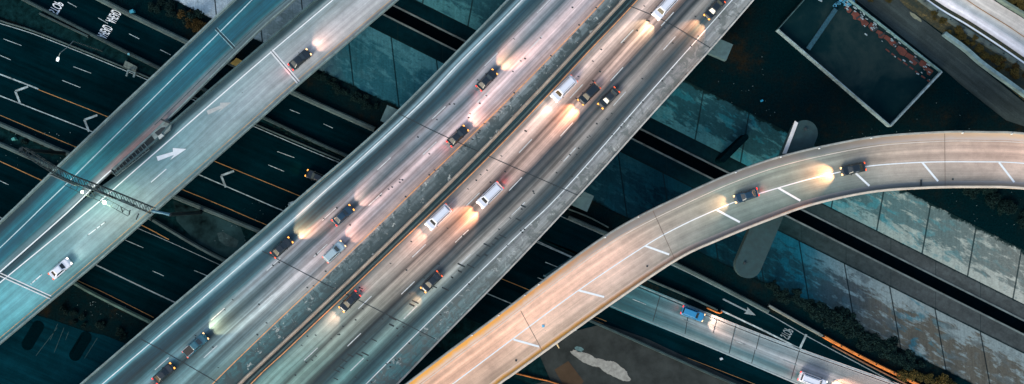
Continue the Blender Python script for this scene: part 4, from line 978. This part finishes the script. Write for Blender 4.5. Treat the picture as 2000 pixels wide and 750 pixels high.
# ------------------------------------------------------------------ vehicles
def paint(name, col, rough=.3): 
    m, t, b = newmat(name); b.inputs['Base Color'].default_value = tuple(col)+(1,); b.inputs['Roughness'].default_value = rough
    b.inputs['Coat Weight'].default_value = .5; return m
GLASS = paint('tinted glass', (.008, .014, .018), .08)
TYRE = simple('tyre rubber', (.012, .012, .012), .9); RIM = simple('alloy rim', (.3, .3, .32), .35, .8)
TRIM = simple('black trim', (.015, .015, .016), .6)
def emis(name, col, s): return simple(name, col, .3, emit=col, es=s, var=0)
HL = {'amber': emis('amber headlight', (1, .36, .06), .95), 'warm': emis('warm headlight', (1, .55, .24), 1.1), 'white': emis('white headlight', (1, .9, .8), 1.5)}
TL = emis('red tail light', (1, .03, .02), .8); TLo = emis('orange tail light', (1, .10, .02), .45)
def rring(x0, x1, hw, z, rf=.45, rr_=.35, n=5, yin=1.0):
    """rounded rectangle outline, rear x0 .. front x1"""
    out = []
    for cx, cy, a0, r in ((x1-rf, hw-rf, 0, rf), (x0+rr_, hw-rr_, 90, rr_), (x0+rr_, -hw+rr_, 180, rr_), (x1-rf, -hw+rf, 270, rf)):
        for k in range(n):
            a = R(a0+90*k/(n-1)); out.append((cx+r*math.cos(a), cy+r*math.sin(a), z))
    return out
def loft(rings, cap=True):
    mb = MB(); n = len(rings[0]); vs = [v for r in rings for v in r]; fs = []
    for j in range(len(rings)-1):
        for i in range(n): fs.append((j*n+i, j*n+(i+1) % n, (j+1)*n+(i+1) % n, (j+1)*n+i))
    fs.append(tuple(range(n))[::-1]); fs.append(tuple(range((len(rings)-1)*n, len(rings)*n)))
    mb.add(vs, fs); return mb
SPEC = {  # length, width, shoulder z, roof z, cabin base x0,x1, roof x0,x1
 'sedan': (4.7, 1.85, .92, 1.44, -1.75, 1.05, -1.05, .35), 'suv': (4.8, 1.95, 1.10, 1.78, -2.2, 1.15, -2.0, .45),
 'van': (5.8, 2.12, 1.25, 2.05, -2.55, 1.75, -2.45, 1.05), 'pickup': (5.5, 1.98, 1.10, 1.80, -.75, 1.45, -.55, .75)}
CARS = {}
def make_vehicle(kind, col, lamp, label, group, tail=TL, rough=.3):
    L, W, zs, zr, bx0, bx1, rx0, rx1 = SPEC[kind]; h = L/2; w_ = W/2
    e = empty(kind if kind != 'suv' else 'sport_utility_car', (0, 0, 0), label=label, cat={'sedan': 'car', 'suv': 'car', 'van': 'van', 'pickup': 'pickup truck'}[kind], group=group)
    pm = paint(kind+' paint', col, rough)
    loft([rring(-h+.1, h-.12, w_-.1, .22), rring(-h, h, w_-.02, .45), rring(-h+.02, h-.04, w_, .62), rring(-h+.08, h-.2, w_-.04, zs-.12), rring(-h+.2, h-.45, w_-.14, zs)]).build('body', pm, e, local=True, smooth=False)
    # cabin
    cb = [rring(bx0, bx1, w_-.16, zs-.01, .22, .2), rring(rx0-.02, rx1+.02, w_-.33, zr-.06, .2, .18), rring(rx0+.12, rx1-.15, w_-.45, zr, .2, .18)]
    loft(cb).build('roof', pm, e, local=True)
    def pane(pts, nm):
        mb = MB(); c = sum((Vector(p) for p in pts), Vector())/len(pts); nrm_ = (Vector(pts[1])-Vector(pts[0])).cross(Vector(pts[2])-Vector(pts[0])).normalized()
        if nrm_.dot(c-Vector(((rx0+rx1)/2, 0, zs-.6))) < 0: nrm_ = -nrm_
        o1 = [Vector(p)+nrm_*.02 for p in pts]; o0 = [Vector(p)-nrm_*.03 for p in pts]; k = len(pts)
        mb.add(o0+o1, [tuple(range(k)), tuple(range(k, 2*k))]+[(i, (i+1) % k, k+(i+1) % k, k+i) for i in range(k)]); mb.build(nm, GLASS, e, local=True)
    f0, f1 = .06, .90
    def cab(x0, x1, y0, y1, s_): return (x0+(x1-x0)*s_, y0+(y1-y0)*s_, (zs-.01)+(zr-.06-zs+.01)*s_)
    yb_, yt_ = w_-.36, w_-.50
    pane([cab(bx1, rx1+.02, yb_, yt_, f0), cab(bx1, rx1+.02, -yb_, -yt_, f0), cab(bx1, rx1+.02, -yb_, -yt_, f1), cab(bx1, rx1+.02, yb_, yt_, f1)], 'windshield')
    pane([cab(bx0, rx0-.02, yb_, yt_, f0), cab(bx0, rx0-.02, -yb_, -yt_, f0), cab(bx0, rx0-.02, -yb_, -yt_, f1), cab(bx0, rx0-.02, yb_, yt_, f1)], 'rear_window')
    for s_ in (1, -1):
        y0, y1 = s_*(w_-.16), s_*(w_-.33)
        pane([cab(bx0+.3, rx0+.25, y0, y1, f0), cab(bx1-.3, rx1-.15, y0, y1, f0), cab(bx1-.3, rx1-.15, y0, y1, f1), cab(bx0+.3, rx0+.25, y0, y1, f1)], 'side_window')
        mb = MB(); mb.box((bx1-.35, s_*(w_+.06), zs+.08), (.16, .22, .14), taper=.8); mb.build('mirror', TRIM, e, local=True)
        mb = MB(); mb.box((h-.14, s_*(w_-.32), .68), (.34, .38, .17), taper=.85); mb.build('headlight', HL[lamp], e, local=True)
        mb = MB(); mb.box((-h+.08, s_*(w_-.28), .80), (.22, .40, .16), taper=.85); mb.build('tail_light', tail, e, local=True)
        for x in (-h+.95, h-.95):
            mb = MB(); mb.tube([(x, s_*(w_-.24), .33), (x, s_*(w_-.01), .33)], .33, 16); wo = mb.build('wheel', TYRE, e, local=True)
            mb = MB(); mb.tube([(x, s_*(w_-.02), .33), (x, s_*(w_+.005), .33)], .2, 12); mb.build('rim', RIM, wo, local=True)
    if kind == 'pickup':
        mb = MB(); mb.box((-1.65, 0, zs+.02), (1.7, 1.5, .05)); mb.build('cargo_bed', TRIM, e, local=True)
        for s_ in (-1, 1):
            mb = MB(); mb.bar((-2.5, s_*.78, zs+.5), (-.7, s_*.78, zs+.7), .08); mb.build('rack_rail', RIM, e, local=True)
    if kind == 'van':
        for s_ in (-1, 1):
            mb = MB(); mb.bar((rx0+.3, s_*.55, zr+.04), (rx1-.3, s_*.55, zr+.04), .05); mb.build('roof_rail', RIM, e, local=True)
    return e, h, w_
LC3 = {'amber': (1, .43, .19), 'warm': (1, .50, .26), 'white': (1, .80, .66), 'yellow': (1, .78, .46), 'pink': (1, .52, .36)}
def car(kind, x, y, dr, z, col, lamp, beam, energy, label, tail=TL, group=None, size=R(76), tilt=6, rough=.3):
    e, h, w_ = make_vehicle(kind, col, lamp, label, group, tail, rough)
    p = P(x, y, z+.03); e.location = p; rz = math.atan2(-dr[1], dr[0]); e.rotation_euler = (0, 0, rz)
    heads = [c for c in e.children if c.name.startswith('headlight')]
    if energy:
        for i, s_ in enumerate((1, -1)):
            ld = bpy.data.lights.new('headlight beam', 'SPOT'); ld.energy = energy; ld.color = LC3[beam]; ld.spot_size = size; ld.spot_blend = 1.0; ld.shadow_soft_size = .12
            lo = bpy.data.objects.new('headlight_beam', ld); COL.objects.link(lo); lo.parent = heads[i] if i < len(heads) else e
            lo.location = (h+.12, s_*(w_-.32), .95); lo.rotation_euler = (0, R(90+tilt)-R(90)*0-R(90), 0)
            v = Vector((math.cos(R(tilt)), 0, -math.sin(R(tilt)))); lo.rotation_euler = v.to_track_quat('-Z', 'Y').to_euler()
    if tail is TL:
        ld = bpy.data.lights.new('tail glow', 'SPOT'); ld.energy = 60; ld.color = (1, .10, .06); ld.spot_size = R(110); ld.spot_blend = 1; ld.shadow_soft_size = .2
        lo = bpy.data.objects.new('tail_light_glow', ld); COL.objects.link(lo); lo.parent = e; lo.location = (-h-.1, 0, .85)
        lo.rotation_euler = Vector((-1, 0, -.35)).to_track_quat('-Z', 'Y').to_euler()
    return e
BLK = (.006, .012, .018); WHT = (.62, .65, .75); NVY = (.006, .03, .06); SIL = (.30, .40, .46)
UP = (1, -.86); UPM = (1, -.95); UPT = (1, -1.04); DN = (-1, 1.0); DNT = (-1, 1.1)
K = 2.8
car('sedan', 587, 117, UP, ZA, BLK, 'warm', 'pink', 280*K, 'black car with red tail lights on the pale ramp at the white joint')
car('sedan', 121, 524, UP, ZA, WHT, 'white', 'white', 60*K, 'white car on the joined ramps at lower left', TLo)
car('sedan', 951, 157, UPT, ZM, BLK, 'amber', 'amber', 700*K, 'black car in the middle lane nearest the top of the upward carriageway')
car('sedan', 894, 266, UPM, ZM, BLK, 'amber', 'pink', 380*K, 'black car just past the centre joint beside the mottled shoulder')
car('sedan', 552, 483, (1, -.88), ZM, BLK, 'amber', 'amber', 1500*K, 'black car with strong orange beam at the left joint of the main deck', TLo)
car('sedan', 671, 420, (1, -.9), ZM, NVY, 'amber', 'pink', 420*K, 'navy car ahead of the silver one, left of centre')
car('suv', 654, 491, (1, -.93), ZM, SIL, 'warm', 'pink', 250*K, 'silver car beside the yellow line, left of centre', TLo)
car('pickup', 384, 673, (1, -.9), ZM, (.02, .10, .14), 'warm', 'yellow', 650*K, 'teal pickup with pipe rack near the bottom left of the main deck', TLo)
car('sedan', 322, 728, (1, -.9), ZM, BLK, 'amber', 'pink', 0, 'black car behind the teal pickup at the bottom edge')
car('van', 1298, 14, DNT, ZM, WHT, 'white', 'yellow', 500*K, 'white van at the top edge throwing yellow light', TLo)
car('sedan', 1394, 18, DNT, ZM, BLK, 'amber', 'amber', 900*K, 'black car at the top edge in the outer lane with orange beam', TLo)
car('van', 1101, 174, DN, ZM, WHT, 'white', 'white', 120*K, 'white van hugging the median in the upper part of the deck', TLo)
car('suv', 1150, 184, DN, ZM, BLK, 'amber', 'amber', 900*K, 'black car with amber headlights right beside the upper white van', TLo)
car('sedan', 1188, 192, DN, ZM, BLK, 'amber', 'amber', 30, 'unlit black car in the third lane right of the amber lit one', TLo, rough=.5)
car('van', 957, 381, (-1, .98), ZM, WHT, 'white', 'amber', 1100*K, 'white van with orange light at its nose in the second lane', TL)
car('van', 857, 424, (-1, .97), ZM, WHT, 'white', 'pink', 250*K, 'white van beside the median at the centre of the picture', TLo)
car('sedan', 843, 550, (-1, 1), ZM, BLK, 'amber', 'amber', 250*K, 'black car with orange tail lights beside the dark repair marks', TLo)
car('sedan', 684, 588, (-1, .98), ZM, BLK, 'amber', 'pink', 250*K, 'black car by the median at the lower joint')
car('sedan', 1664, 330, (-1, .22), ZC, BLK, 'warm', 'amber', 1500*K, 'black car with bright beams on the curved ramp', TLo)
car('sedan', 1456, 382, (-1, .33), ZC, NVY, 'warm', 'warm', 350*K, 'navy car with red tail lights on the curved ramp')
car('suv', 1352, 612, (1, .38), .1, (.02, .20, .42), 'warm', 'pink', 800*K, 'blue car on the slab road below the curved ramp')
car('van', 1585, 742, (1, .37), .1, WHT, 'white', 'amber', 1500*K, 'white van at the bottom edge of the slab road')
car('sedan', 620, 346, (-1, -.41), .07, BLK, 'amber', 'amber', 120*K, 'black car with two orange lamps on the dark lower freeway', TLo)
